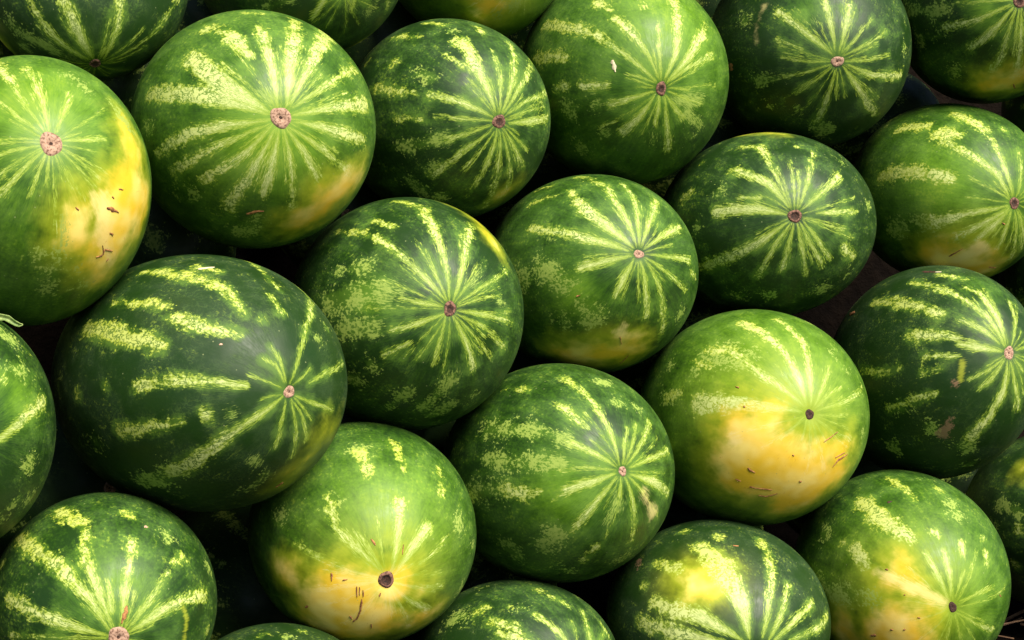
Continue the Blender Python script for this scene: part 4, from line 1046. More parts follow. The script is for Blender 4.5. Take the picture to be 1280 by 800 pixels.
m 163.4,64.5,4.2;169.7,64.3,7.4;176.1,67.1,5.0
s 124.7,90.5,4.5;134.8,94.0,7.1;144.9,93.7,4.1
m 149.0,93.5,2.2;154.0,94.7,3.9;159.1,93.4,3.8
m 125.0,123.0,4.6;135.3,123.0,6.3;145.7,118.5,4.5
m 152.7,119.3,5.1;158.3,118.4,3.1;163.8,122.5,5.9
s 129.8,156.3,2.6;142.4,153.2,6.2;155.1,155.9,3.0
s 161.3,154.8,3.4;167.8,157.2,5.3;174.4,157.8,4.0
s 94.2,179.9,5.5;104.0,184.9,6.1;113.7,179.3,2.7
s 127.0,183.4,5.6;139.8,179.6,5.5;152.6,181.8,2.9
m 161.4,179.4,3.2;174.1,180.0,4.1;186.9,180.9,3.5
m 102.1,206.7,2.4;111.7,209.1,3.6;121.2,208.1,3.7
m 129.5,206.5,3.0;140.9,208.3,7.1;152.2,206.7,5.7
m 88.0,230.2,2.2;100.6,227.7,5.8;113.1,227.3,3.9
m 116.1,231.4,2.2;122.4,226.8,7.1;128.7,230.2,3.9
s 133.2,231.0,4.6;137.2,228.2,5.9;141.3,226.6,3.3
m 153.4,226.5,2.4;160.2,228.0,6.1;167.1,230.4,4.8
m 86.2,265.8,2.8;93.8,265.5,3.1;101.5,265.9,5.8
m 111.5,264.3,5.1;120.5,264.7,4.7;129.4,265.7,5.9
s 139.5,267.3,3.7;144.7,266.2,5.8;149.8,267.1,2.1
s 155.2,266.5,2.5;161.0,263.0,5.6;166.9,262.8,5.2
s 80.2,293.3,4.7;87.1,293.3,5.0;94.0,291.3,5.8
s 96.3,293.7,4.1;100.4,292.9,6.3;104.6,293.7,4.1
m 107.9,289.9,5.7;115.6,293.4,4.4;123.3,291.8,3.9
s 136.7,292.5,4.0;143.2,294.5,4.1;149.6,292.7,2.4
s 163.2,289.0,5.9;173.6,292.0,5.9;184.1,294.4,4.3
m 92.6,322.6,5.7;101.8,322.9,4.8;111.1,324.0,2.6
s 120.0,323.7,2.5;126.3,319.4,4.4;132.7,322.2,4.5
m 141.6,325.2,4.9;154.4,321.0,5.4;167.3,324.0,5.5
s 97.5,341.6,5.5;102.4,345.3,7.0;107.4,340.6,4.3
s 110.2,339.5,2.4;121.9,340.1,6.6;133.7,343.3,2.9
m 147.1,339.9,4.6;153.0,340.1,5.8;158.9,341.0,2.1
@N -0.1702,1.7864,0.2815 0.6908,0.7118,0.0883,0.0910 0.1298,0.1241,0.1460
s 4.5,52.1,1.4;23.9,72.7,6.0;38.6,73.5,7.7
s 4.9,31.8,1.0;20.2,46.2,6.9;33.0,44.4,7.7
s 17.2,16.9,1.4;29.0,20.4,2.8;36.8,23.4,2.4
s 19.6,356.1,1.0;28.6,355.1,1.7
s 5.3,114.3,1.0;23.9,128.7,5.2;35.9,130.4,5.2;48.5,122.3,7.7
s 5.7,104.8,0.9;17.5,117.3,2.4;27.7,118.4,2.4
s 4.8,155.9,1.0;17.7,162.4,2.4;26.8,161.0,3.4
s 48.7,158.5,3.1;31.1,159.9,2.8
s 5.1,183.7,1.0;20.1,187.8,3.4;32.2,190.7,3.4
s 3.9,329.1,0.7;19.6,336.9,2.4;33.0,339.6,2.8
s 4.4,306.8,0.7;18.5,310.2,3.1;33.9,313.3,6.0
s 5.1,283.5,0.9;22.4,278.4,2.4
s 4.7,294.3,0.9;18.4,293.9,2.1;39.5,292.0,2.4
s 68.7,95.4,5.2;54.6,93.9,6.0
s 75.5,76.9,4.3;57.1,72.1,6.0
s 68.0,49.2,4.3;53.3,45.3,4.3
m 49.9,22.6,5.2
m 58.8,359.6,4.3
m 55.6,332.9,5.8
m 62.3,153.6,6.9
m 47.3,120.2,7.7
m 69.0,96.4,6.2
y 27.8,223.8,44.7;23.0,244.4,34.4
y 6.8,280.3,18.9
y 36.6,307.3,6.9
y 47.3,181.3,6.9
b 14.1,190.2,0.9;16.1,211.3,0.9
b 12.9,192.5,0.7;14.6,210.9,0.7
b 11.9,201.9,0.7;13.7,217.7,0.7
b 15.0,219.7,1.2;20.7,233.5,1.0;26.5,238.3,1.2;29.5,238.0,1.0
b 21.7,106.8,1.2;18.0,104.0,1.0
b 18.9,60.9,0.7;14.4,54.7,0.7
b 26.0,171.1,1.5;25.5,180.6,1.2
b 27.0,229.8,1.2;27.8,234.9,1.0
b 7.1,246.9,0.9;9.3,249.0,0.9
b 27.4,255.6,0.7;31.0,258.3,0.7
b 20.4,178.6,0.9;18.1,176.0,0.9
b 44.6,207.1,1.7;42.2,206.0,1.4
g 32.5,75.1,86.0
h 4.2,223.3,72.2
s 116.7,107.9,5.7;127.3,105.3,4.6;137.9,109.0,3.8
s 149.6,109.3,5.1;162.6,106.6,6.5;175.6,105.3,3.0
m 114.4,156.5,2.5;123.1,152.8,5.5;131.8,156.7,2.3
s 144.9,155.1,4.8;150.2,153.1,5.7;155.5,156.5,3.9
m 164.2,155.7,2.2;168.5,156.8,7.9;172.8,155.8,5.6
s 119.2,177.9,3.1;130.1,181.8,4.5;141.0,179.1,2.3
s 149.9,183.2,2.1;155.1,179.3,3.9;160.4,182.8,5.0
s 163.1,181.9,5.0;167.8,181.2,5.4;172.5,180.2,4.4
m 108.8,218.9,2.8;117.9,217.4,5.2;126.9,214.7,2.2
s 131.1,215.9,3.6;140.4,218.6,3.4;149.6,216.6,3.7
m 156.4,214.5,4.7;168.2,214.9,5.6;180.0,216.6,2.3
s 72.4,237.8,3.8;76.8,235.8,4.4;81.3,241.7,5.1
s 93.8,241.7,3.3;102.0,237.6,6.4;110.2,238.7,3.1
s 119.8,240.7,5.0;126.6,240.3,6.3;133.4,237.2,4.8
s 137.1,236.8,2.5;145.7,239.3,7.9;154.2,236.1,3.8
m 162.7,238.7,2.2;171.8,240.0,5.5;181.0,239.2,4.7
m 65.9,283.8,2.8;78.0,286.2,5.5;90.1,283.7,5.6
s 92.3,283.9,2.7;105.0,286.6,5.1;117.7,285.3,5.0
m 131.5,281.5,4.1;140.6,281.3,7.9;149.6,285.2,3.5
s 161.2,282.6,2.4;171.5,286.3,7.4;181.8,283.2,3.5
m 86.4,318.8,3.5;98.5,316.4,6.5;110.6,316.4,5.1
s 114.1,314.9,3.3;125.3,320.2,6.3;136.5,319.5,5.7
s 148.1,314.7,2.4;155.4,315.1,6.2;162.8,318.2,5.4
s 70.7,338.1,2.3;77.7,337.2,6.9;84.7,339.6,2.6
m 90.0,335.8,5.9;100.1,335.7,5.6;110.3,339.2,5.8
s 122.5,336.3,3.7;131.3,338.6,5.7;140.1,339.7,4.2
s 148.3,335.1,3.3;157.0,338.4,6.6;165.6,337.6,5.0
s 93.4,12.4,4.4;101.6,7.3,6.5;109.8,10.5,3.0
s 116.6,10.2,2.1;125.6,8.2,6.4;134.7,10.6,5.0
s 139.8,8.6,2.2;151.0,9.5,5.3;162.1,8.5,5.8
s 127.7,52.0,4.1;136.6,48.1,5.9;145.5,51.1,4.4
s 150.7,47.7,2.6;157.6,49.3,5.6;164.6,53.0,4.8
s 123.5,80.4,5.6;132.8,81.4,7.9;142.2,82.2,4.8
s 150.7,79.8,3.2;155.4,79.6,6.8;160.2,76.7,5.5
@O 0.0546,1.9263,0.3081 0.7898,0.5731,0.1770,0.1284 0.1353,0.1344,0.1686
s 3.7,120.1,1.1;19.4,103.8,4.6;39.1,104.0,5.5;59.5,107.1,4.6
s 4.9,149.9,0.9;16.0,148.7,4.6;29.6,150.3,5.5
m 29.6,150.3,5.5;42.8,151.6,7.4;70.6,157.4,9.2
s 5.1,171.7,0.7;16.9,174.1,2.2;25.2,176.0,1.5
s 4.5,194.6,1.5;17.6,198.3,7.4;29.2,198.9,7.4
s 42.8,195.6,9.2;56.9,190.8,11.0
m 60.1,190.5,11.0;76.6,190.8,7.4
m 30.8,172.4,5.5;44.6,173.3,6.3;66.3,173.7,6.3
s 4.4,216.1,1.1;18.0,229.0,5.5;30.9,232.7,7.4;38.3,235.6,3.7
s 3.2,249.6,1.1;12.1,264.3,3.7
m 12.1,264.3,4.4;24.8,257.8,5.5
s 40.5,260.6,8.3;52.1,258.7,3.7
s 3.3,294.5,1.1;18.1,294.2,4.6;39.8,291.8,2.9
s 4.0,320.2,0.9;16.9,321.0,3.7
p 16.9,321.0,3.7;32.3,317.2,5.5
s 4.2,338.7,1.1;19.5,346.1,9.2;37.6,342.6,5.5
s 4.3,24.8,0.9;18.2,20.8,4.6;38.2,17.2,4.6
s 4.0,55.1,0.9;17.6,47.9,4.0;36.6,47.7,5.2
s 3.7,72.7,0.9;16.2,63.3,2.9;27.1,63.2,2.6
s 3.7,88.3,0.9;12.9,82.8,3.3;22.1,75.9,2.6
s 34.5,127.2,7.4;27.4,126.0,3.7;44.1,126.8,7.4
m 36.5,82.6,5.5
m 40.0,62.7,4.4
s 64.2,128.3,5.5;76.6,131.2,3.7
m 69.6,226.0,14.7
m 46.6,230.8,11.0;54.7,231.9,5.5
m 61.8,256.3,6.6
m 53.2,289.4,7.4
m 52.3,83.4,6.6
g 31.8,197.4,55.2
m 67.5,15.3,4.1;72.4,13.4,3.4;77.4,13.2,2.1
m 87.9,13.7,2.7;93.1,15.0,3.9;98.4,11.7,3.1
m 110.2,15.5,3.4;117.8,11.8,7.5;125.4,10.9,5.2
s 128.5,15.4,2.2;140.2,13.3,4.3;151.9,13.0,3.5
s 154.0,12.4,4.6;160.5,14.9,6.8;166.9,14.5,5.6
s 80.8,30.9,5.8;85.0,31.0,6.9;89.1,30.6,3.7
s 95.2,32.9,5.0;100.1,33.6,3.7;104.9,35.3,5.5
s 111.2,30.9,3.5;115.4,31.1,7.8;119.5,34.3,3.3
s 123.5,33.5,4.8;135.8,31.6,5.4;148.0,34.7,3.5
s 155.7,33.2,5.9;167.1,33.8,7.4;178.5,30.7,4.5
s 89.7,77.2,2.6;95.3,79.3,3.2;101.0,79.5,2.9
s 108.1,79.5,3.9;117.8,79.1,7.5;127.5,79.6,3.4
s 129.8,75.8,2.5;137.3,78.7,4.4;144.7,74.5,2.5
m 155.8,76.8,3.7;164.6,79.5,4.9;173.3,76.5,4.8
s 113.5,106.9,2.1;125.8,105.1,3.7;138.2,106.2,2.1
m 144.0,105.0,2.8;148.1,105.3,7.7;152.1,103.8,3.9
m 157.9,105.3,2.0;169.9,102.8,6.6;181.8,101.3,5.4
s 109.9,131.6,4.1;115.5,131.4,6.5;121.1,131.4,2.9
s 134.5,130.4,4.6;146.6,128.0,5.3;158.7,130.9,4.8
s 161.8,132.5,2.7;174.5,132.4,7.1;187.1,128.5,5.2
m 132.6,147.4,2.8;141.4,149.3,7.9;150.3,144.8,2.6
m 158.5,147.1,5.8;167.9,148.0,4.6;177.4,147.9,3.8
s 121.4,173.3,3.8;126.3,173.2,4.6;131.2,170.5,4.2
s 144.9,173.9,4.6;150.1,173.0,4.0;155.3,173.8,4.1
s 159.6,173.6,5.9;165.2,170.9,6.6;170.7,172.6,4.0
s 130.0,204.2,3.5;138.1,206.0,4.7;146.1,207.2,3.4
s 153.3,205.8,5.9;165.4,202.2,7.8;177.5,203.3,5.6
s 129.7,237.1,2.3;140.3,235.8,6.4;150.8,236.8,5.8
m 162.6,236.7,3.0;170.9,237.1,4.8;179.2,236.3,2.9
m 101.4,268.2,2.2;112.5,265.5,4.1;123.5,267.9,2.4
s 127.9,266.6,5.0;137.7,262.8,5.4;147.5,263.2,2.5
m 151.3,265.9,3.0;163.7,265.4,3.3;176.1,263.8,4.5
m 86.7,299.7,5.3;97.9,299.8,7.2;109.1,300.9,4.6
s 112.5,299.8,4.8;124.8,300.7,5.0;137.1,299.9,5.9
s 150.1,300.1,4.8;154.2,299.1,3.4;158.3,301.4,5.0
s 161.5,301.4,5.3;173.0,301.6,4.3;184.6,300.4,3.9
m 62.0,321.0,4.5;70.2,322.6,5.0;78.5,322.7,4.6
s 82.5,321.3,5.5;92.3,322.5,7.1;102.2,323.6,2.9
m 113.3,324.5,4.8;117.8,321.3,6.4;122.3,319.6,4.6
s 124.3,320.6,3.6;136.8,324.4,7.0;149.2,321.1,5.9
m 159.1,324.1,2.1;167.7,320.7,5.4;176.3,319.2,4.6
s 79.5,339.5,2.4;88.9,339.4,6.7;98.4,340.4,4.4
s 106.5,342.4,5.5;114.5,339.6,5.5;122.5,338.7,4.3
m 136.1,337.0,3.2;143.8,342.6,4.6;151.6,339.3,5.9
m 157.9,339.3,3.5;163.4,342.3,5.7;168.9,342.5,5.9
@P 0.3076,2.0341,0.3492 0.7940,0.5920,0.1110,0.0828 0.1424,0.1382,0.1684
s 4.4,124.7,1.2;15.5,134.2,4.2;30.8,136.8,6.7;40.4,134.9,4.8
s 4.3,113.7,1.0;17.8,103.1,5.8;31.6,103.2,5.8;45.0,106.7,7.7;62.8,111.1,8.7
s 4.4,81.6,1.2;20.7,83.9,5.8;39.0,82.9,5.8;50.2,87.7,5.8;61.1,91.4,4.8
s 4.3,58.9,1.0;16.7,59.2,3.5;28.8,58.2,3.1
s 4.2,44.5,0.8;17.8,40.2,2.3;24.8,34.8,1.5
s 5.1,25.7,1.0;24.6,17.0,3.5;47.5,21.2,3.5
s 4.5,354.2,0.6;14.3,357.4,1.5;22.8,358.6,1.5
s 4.3,161.2,1.5;21.5,170.1,5.8;34.1,169.4,9.6;52.9,173.1,15.4
s 3.7,204.4,0.8;12.9,219.8,2.7;18.4,220.9,1.9
s 3.7,240.3,0.8;12.7,253.4,1.9
s 3.6,265.2,0.8;15.2,272.4,1.9
s 3.8,290.0,0.8;14.4,288.3,1.9
s 4.5,326.1,0.8;17.4,328.1,1.5;29.3,334.8,2.7
s 4.9,306.2,0.6;16.8,305.4,1.5
m 51.1,138.2,17.4;40.4,131.5,11.6
s 60.5,138.3,5.8;50.9,132.6,6.9;44.9,133.2,5.8
s 64.0,148.1,4.6;54.2,149.3,5.8
s 73.3,170.4,5.8;66.0,166.8,5.0
m 60.6,147.2,11.6
m 41.1,57.0,4.6
m 38.2,39.4,4.8
m 40.2,345.3,5.8
m 73.3,170.4,11.6
m 76.8,151.8,6.9
m 70.5,64.0,5.8
y 36.9,227.5,46.3;31.6,276.5,36.6
y 35.3,198.6,21.2;21.8,192.9,15.4
y 33.0,192.3,21.2
y 29.4,312.0,15.4
y 45.0,272.3,27.0;37.4,295.3,25.1
p 38.9,202.0,7.7
b 39.6,225.7,1.0;39.9,228.9,1.5;39.0,232.5,1.0
b 32.4,303.1,1.2;31.1,310.7,1.7;33.5,322.1,1.0
b 28.2,308.5,0.8;30.9,320.9,0.8
b 16.0,301.2,0.8;16.8,320.6,0.8;18.4,332.2,0.6
b 47.3,238.4,1.2;45.7,242.8,0.8;43.1,252.5,1.0
b 49.3,247.6,0.8;48.3,252.3,0.8;44.4,257.8,0.8
b 35.0,269.4,1.2;35.6,271.9,1.2
b 48.7,228.0,1.0;47.6,231.3,0.8
b 21.5,249.8,1.0;21.8,252.9,1.0
b 37.7,156.7,1.3;35.8,157.3,1.2
b 31.8,172.4,1.0;30.8,173.1,1.0
g 23.6,132.2,135.0
h 25.6,221.7,100.3
m 120.2,144.3,5.8;125.2,139.0,6.3;130.2,142.5,4.6
s 132.2,140.5,4.6;139.0,139.0,4.4;145.8,139.5,2.2
s 150.2,139.7,5.2;158.6,139.1,6.9;166.9,142.4,2.6
s 121.7,169.7,3.8;126.5,174.8,4.9;131.3,170.2,2.5
s 143.7,174.7,5.8;150.7,174.2,7.6;157.7,171.1,2.8
s 159.9,170.8,4.5;172.3,171.2,5.7;184.7,172.1,4.9
s 124.2,200.6,4.8;134.8,201.6,4.7;145.4,197.2,6.0
s 150.7,196.8,3.2;159.1,201.8,6.1;167.6,200.1,2.1
m 125.2,236.2,3.1;137.5,234.0,4.1;149.8,236.1,5.7
s 152.8,234.0,2.4;161.8,237.5,5.6;170.9,239.2,5.6
m 106.8,276.2,2.6;111.7,276.7,4.8;116.6,276.1,5.3
m 127.7,279.4,5.7;138.6,275.1,7.5;149.5,275.0,3.1
s 153.2,279.6,2.0;165.9,277.8,7.6;178.6,277.3,4.1
s 86.0,304.6,6.0;95.4,303.9,5.0;104.8,304.9,2.9
m 111.5,302.9,5.5;117.3,304.8,3.1;123.1,306.4,3.9
s 129.4,306.6,3.6;134.7,308.0,4.6;140.0,304.0,2.7
m 144.8,304.9,5.9;153.5,303.9,7.7;162.2,304.7,3.9
m 77.5,347.9,3.2;83.1,342.9,4.8;88.8,344.1,2.2
s 101.3,345.3,5.5;107.1,344.3,5.5;112.8,343.5,3.9
m 124.7,342.2,5.6;130.2,343.0,5.7;135.6,346.3,3.3
s 141.6,342.4,5.6;147.4,343.3,7.5;153.2,344.7,5.7
s 68.2,17.7,2.3;77.6,18.3,7.4;86.9,15.9,4.6
m 95.0,17.0,2.0;102.1,18.8,5.2;109.2,19.5,2.7
s 111.4,19.2,2.5;117.2,16.9,5.5;122.9,19.9,5.5
s 132.8,20.7,4.7;137.0,20.7,4.1;141.3,18.3,5.0
m 153.4,20.1,2.7;163.7,20.0,5.8;174.1,16.2,2.5
s 73.8,37.6,3.4;81.0,36.9,7.0;88.2,37.0,3.7
s 102.2,39.5,3.3;109.1,40.1,4.9;116.1,35.5,4.1
s 121.3,35.3,4.9;127.9,38.6,6.2;134.5,38.7,3.5
m 142.2,37.4,2.6;154.5,35.8,4.7;166.8,38.8,4.3
m 74.6,65.0,4.1;83.6,66.1,4.0;92.6,68.7,3.6
s 105.6,67.1,5.6;117.3,65.1,6.9;129.0,66.8,5.5
s 137.9,66.4,4.3;142.5,65.5,6.5;147.1,67.7,2.9
m 154.5,68.9,4.9;158.8,70.1,7.7;163.1,66.9,4.6
m 103.4,113.3,2.7;109.4,111.7,4.7;115.3,112.7,4.6
m 127.4,109.9,2.2;132.0,113.2,4.7;136.6,114.8,2.9
m 147.7,112.6,5.5;158.5,110.3,7.3;169.4,114.2,4.4
@Q 0.5621,2.1384,0.3831 0.8187,0.5483,0.1416,0.0948 0.1232,0.1419,0.1723
s 4.7,130.1,1.6;21.4,117.0,6.0;40.1,122.8,7.1;68.2,126.6,5.0
s 4.6,115.7,1.2;19.6,101.8,7.1;36.0,103.5,8.1;42.9,110.5,5.0
s 4.9,63.1,1.2;20.5,63.9,4.0;32.3,69.3,4.0
s 7.2,143.6,1.2;19.5,140.8,5.0;31.0,144.3,5.0
s 5.3,175.1,1.6;20.0,172.1,8.1;29.3,170.7,4.0
s 29.4,183.2,3.6;45.8,180.5,5.0
s 53.8,166.6,8.1;41.8,164.6,9.1;29.7,164.3,6.0
s 42.0,146.3,8.1;59.0,144.7,10.1;82.7,142.5,8.1
s 48.3,103.0,6.0;58.9,111.7,5.0
s 5.6,216.4,1.0;16.4,215.7,2.8;26.5,210.6,2.4
s 5.4,228.7,1.0;17.9,231.6,4.0;25.5,227.5,2.8
s 5.0,251.5,1.2;20.0,262.8,7.1;37.1,257.2,8.1;47.4,254.0,10.1
m 52.3,256.8,10.1
s 4.7,275.8,1.0;17.3,287.7,4.0;31.6,294.6,4.0
s 4.7,321.4,1.0;13.1,318.9,2.8
s 5.4,18.5,1.2;12.3,18.0,2.0
s 48.3,191.5,7.1;39.3,192.4,5.0
s 60.0,185.7,5.0
s 66.8,186.9,6.0;81.4,183.4,5.0
s 70.5,206.9,5.0;53.5,207.1,6.0;42.7,209.0,4.0
m 56.2,228.5,7.3
l 27.6,190.2,3.6;29.1,199.2,3.6;31.2,207.2,2.8
q 34.2,207.6,4.0
q 53.8,236.7,8.1;45.4,230.6,3.2
m 55.9,227.9,7.1
m 64.9,272.0,8.1
m 63.8,207.8,10.1
m 80.8,230.1,8.1
m 65.6,303.8,8.1
k 69.6,113.2,2.4;66.5,111.9,3.6;63.1,110.2,1.8
w 63.1,110.2,1.4;61.1,107.5,1.6
b 102.6,144.3,2.8;96.4,146.4,3.2
g 38.0,100.6,60.5
s 132.2,208.2,2.1;136.9,205.8,5.5;141.6,207.7,2.3
m 147.0,207.6,2.1;153.6,205.2,4.2;160.2,209.3,5.7
s 163.1,209.9,5.4;174.5,209.3,4.3;185.9,207.9,3.8
s 136.7,239.9,5.6;149.3,239.4,8.0;161.8,239.6,3.0
s 164.7,240.9,3.5;169.7,242.0,4.0;174.7,242.4,2.8
m 101.6,273.3,3.3;112.6,273.7,3.7;123.5,274.7,4.3
m 132.7,274.6,4.3;141.8,270.0,6.1;151.0,271.2,4.6
s 160.3,271.6,2.0;171.8,269.7,3.1;183.3,270.8,3.1
s 90.7,316.1,3.6;96.1,311.3,7.1;101.4,315.2,6.0
s 114.6,312.5,3.6;123.1,314.9,7.4;131.7,315.8,5.7
m 139.2,316.5,3.5;147.9,311.3,5.0;156.7,314.8,5.3
m 57.9,348.4,5.8;69.2,350.2,3.0;80.4,345.6,6.0
s 84.1,345.4,4.2;96.3,347.2,4.4;108.5,346.3,2.3
s 111.7,346.8,5.1;121.3,350.5,7.4;130.9,349.3,5.1
s 144.6,348.1,4.7;153.8,346.0,5.3;163.0,345.6,5.7
s 52.8,25.2,4.8;63.6,23.0,4.4;74.4,20.7,4.5
m 80.8,25.8,5.3;92.8,21.5,7.7;104.8,21.2,5.7
s 118.5,23.5,3.2;131.3,25.9,4.6;144.2,22.4,4.3
s 151.7,23.1,5.6;156.9,25.9,7.8;162.1,24.7,5.0
m 64.1,42.8,3.9;74.4,41.5,4.3;84.7,41.1,2.4
s 97.9,38.1,3.6;102.5,41.2,5.4;107.2,40.1,4.5
m 114.1,41.6,2.3;118.4,43.2,5.4;122.7,40.2,4.6
s 126.7,43.9,5.5;134.3,40.4,4.8;141.9,43.0,2.3
s 150.8,41.5,5.1;159.9,43.3,5.0;169.0,40.0,5.4
s 81.6,86.2,5.8;86.8,87.1,5.8;92.0,84.5,2.2
m 103.3,84.5,5.0;112.4,86.0,6.6;121.6,81.2,4.2
m 133.4,84.2,4.1;145.9,81.2,5.6;158.5,84.5,5.7
s 161.2,83.4,5.1;166.5,82.1,6.9;171.8,84.7,5.5
s 109.8,104.0,5.9;117.6,108.0,3.6;125.3,105.4,3.7
s 133.6,104.4,3.2;143.6,107.4,6.3;153.6,104.0,2.6
s 144.2,150.2,5.2;154.2,150.2,3.4;164.2,149.0,4.4
s 132.4,174.4,4.6;138.8,173.9,5.5;145.2,177.6,2.5
s 149.7,173.4,5.2;160.7,174.6,7.7;171.7,174.3,4.0
@R 0.2531,1.9083,0.1251 0.7483,0.6571,0.0682,0.0599 0.1363,0.1206,0.1477
s 8.0,110.2,1.5;26.5,100.7,11.1;46.5,103.8,16.7;66.5,108.6,9.3
s 8.9,62.4,1.1;30.2,70.5,5.6;46.9,69.0,7.4;69.1,73.0,6.5
s 9.4,39.8,1.1;23.7,50.2,4.1;41.5,55.7,3.7
s 12.0,28.5,1.5;28.9,32.3,5.6;44.4,29.6,5.6
s 19.9,13.2,1.5;41.4,10.0,4.6;56.2,11.4,3.7
s 9.4,133.5,1.5;32.7,143.4,11.1;56.1,153.7,9.3
s 16.1,161.1,3.7;42.9,167.0,11.1;60.9,168.6,7.4
s 60.0,126.4,9.3;71.8,132.9,5.6
s 85.2,109.3,5.6
s 70.3,96.6,6.5
s 68.4,148.0,3.7
s 69.0,148.3,4.5
h 48.5,127.7,42.7;44.7,116.5,37.2
y 46.8,126.9,9.3;45.8,119.1,7.4
h 45.2,126.1,27.9
b 62.1,91.0,1.7;61.5,88.0,1.5
q 86.0,139.4,2.6;82.1,142.2,3.3
s 137.8,158.3,5.2;143.9,158.0,6.9;150.1,154.8,4.4
s 163.0,155.1,3.2;170.6,156.7,7.9;178.2,157.9,4.9
s 106.8,188.0,4.6;116.7,189.1,3.4;126.7,188.8,2.1
m 138.9,189.9,5.4;148.0,186.9,4.4;157.1,185.6,2.2
s 128.0,200.3,3.8;134.1,202.6,4.8;140.2,198.8,4.1
s 154.2,198.7,4.6;163.4,198.9,4.9;172.6,198.7,4.4
s 88.5,232.2,5.7;96.3,233.8,4.1;104.1,232.7,2.7
s 106.8,231.7,5.4;117.2,236.9,7.6;127.7,232.1,5.2
m 141.0,234.7,4.5;147.7,232.2,6.0;154.3,235.4,5.2
m 156.6,233.0,5.1;167.5,232.0,4.9;178.3,233.5,4.8
s 97.9,258.9,2.8;108.4,257.8,3.5;118.9,262.4,2.2
m 125.5,259.7,3.0;130.9,260.2,3.9;136.3,257.9,5.6
s 147.6,263.3,5.3;153.8,260.2,4.4;160.1,262.5,2.1
m 81.9,304.5,5.3;89.2,307.0,4.2;96.4,307.0,3.9
m 101.2,306.7,2.4;109.7,304.8,4.2;118.3,306.6,4.2
s 131.2,309.9,3.7;136.0,308.7,4.7;140.9,308.4,4.7
s 153.3,307.0,2.9;157.7,307.6,3.9;162.1,307.7,5.1
m 81.1,329.1,2.9;86.0,324.9,7.4;91.0,327.9,5.4
m 94.1,328.7,5.4;99.0,325.5,7.4;103.8,324.6,5.1
s 110.4,326.3,3.9;117.9,327.5,3.8;125.3,324.5,4.1
m 128.5,325.3,5.5;134.8,326.2,6.2;141.0,324.5,4.6
s 152.1,327.0,3.9;163.0,329.9,4.2;173.9,327.5,4.9
s 79.1,349.6,3.3;89.3,350.4,4.0;99.5,351.0,5.2
m 103.5,354.0,3.9;114.1,349.1,6.7;124.7,351.5,5.2
m 137.1,352.1,4.4;141.2,352.9,4.1;145.4,351.7,3.1
s 148.3,353.9,5.0;153.8,349.7,4.6;159.2,350.8,2.9
s 82.0,22.5,3.4;90.6,25.8,4.2;99.2,24.1,4.6
s 102.9,26.6,5.5;115.6,24.8,5.5;128.3,22.1,3.0
m 136.6,22.4,2.4;144.6,24.9,3.7;152.5,21.5,2.9
s 162.4,22.8,3.9;171.0,21.5,4.6;179.7,24.3,2.4
m 120.3,50.8,5.6;129.5,51.9,7.3;138.7,52.7,4.7
s 150.0,52.7,3.3;161.4,50.1,4.0;172.7,53.7,3.9
s 121.6,93.8,5.1;125.9,98.4,4.8;130.3,98.4,2.7
s 136.4,94.3,3.5;145.2,95.9,5.9;154.1,94.4,4.4
s 122.7,112.3,5.0;135.0,115.4,3.6;147.3,113.8,3.9
m 155.2,117.9,3.4;159.4,116.3,7.6;163.7,117.8,2.7
@S 0.5016,2.0090,0.1430 0.7488,0.6574,0.0633,0.0556 0.1319,0.1378,0.1618
s 5.5,121.6,1.2;18.3,114.7,4.9;29.8,114.6,3.9
s 5.6,103.0,1.2;17.9,93.1,4.9;28.5,94.6,3.9
s 5.5,76.9,1.0;15.7,69.5,2.3;19.2,66.1,1.9
s 38.2,97.2,5.8;34.8,95.3,3.9
s 32.4,73.1,7.8;26.3,71.2,3.9
s 35.9,45.1,6.8;31.0,38.4,3.9
s 42.9,51.1,3.9
s 4.8,38.0,0.8;17.4,21.6,2.7;29.5,15.6,1.6
s 4.4,314.3,1.0;18.0,326.4,2.3;33.1,330.4,5.8
s 4.8,287.4,0.8;17.5,289.0,2.3
s 5.4,259.2,0.6;16.1,262.3,1.6
p 5.2,151.0,1.6;19.6,152.3,5.4;31.9,155.7,7.8;40.3,154.6,5.8
s 72.7,124.5,11.7;57.9,124.2,15.6;44.7,120.7,11.7;37.7,117.6,5.8
s 56.2,149.9,11.7;49.0,153.8,9.7
s 64.9,148.9,5.8
m 39.8,178.9,8.8;52.7,178.1,9.7;63.6,179.3,5.8
s 82.2,102.9,6.8;69.5,99.1,6.8;59.4,99.4,3.9
s 66.5,78.1,5.8
m 55.6,74.6,4.7;48.1,72.7,3.9
m 79.1,79.5,4.7
m 79.9,151.9,9.7
m 72.3,176.7,7.8
y 29.1,208.5,29.2;40.7,209.0,23.3
y 31.2,151.8,13.6
y 57.9,202.6,11.7
b 45.0,206.6,2.3;42.2,207.3,1.9
b 33.8,204.3,1.2;32.4,205.2,1.0
b 18.8,196.5,1.0;17.5,198.7,1.0
b 32.7,4.9,1.0;34.3,2.4,1.0
b 38.3,151.3,1.0;36.8,150.7,1.0
b 27.7,208.1,1.0;26.5,208.3,1.0
b 25.5,167.1,0.8;24.8,165.8,0.8
k 62.9,114.3,1.8;62.3,111.6,1.8
g 19.6,135.9,116.7
h 27.8,178.4,73.9
s 108.7,79.4,3.7;117.3,81.8,7.7;125.9,81.1,4.5
m 137.2,85.1,4.5;146.7,81.2,5.1;156.1,84.3,3.5
s 163.4,80.0,5.1;175.9,81.8,4.1;188.4,82.7,2.2
m 129.5,115.2,2.7;134.3,115.2,6.5;139.1,117.7,2.1
m 150.9,115.0,4.9;163.4,117.0,6.5;175.9,119.1,2.3
s 119.2,147.5,4.8;129.0,145.6,7.3;138.8,147.1,3.5
m 141.1,145.4,5.4;151.5,145.5,4.5;161.9,148.3,3.5
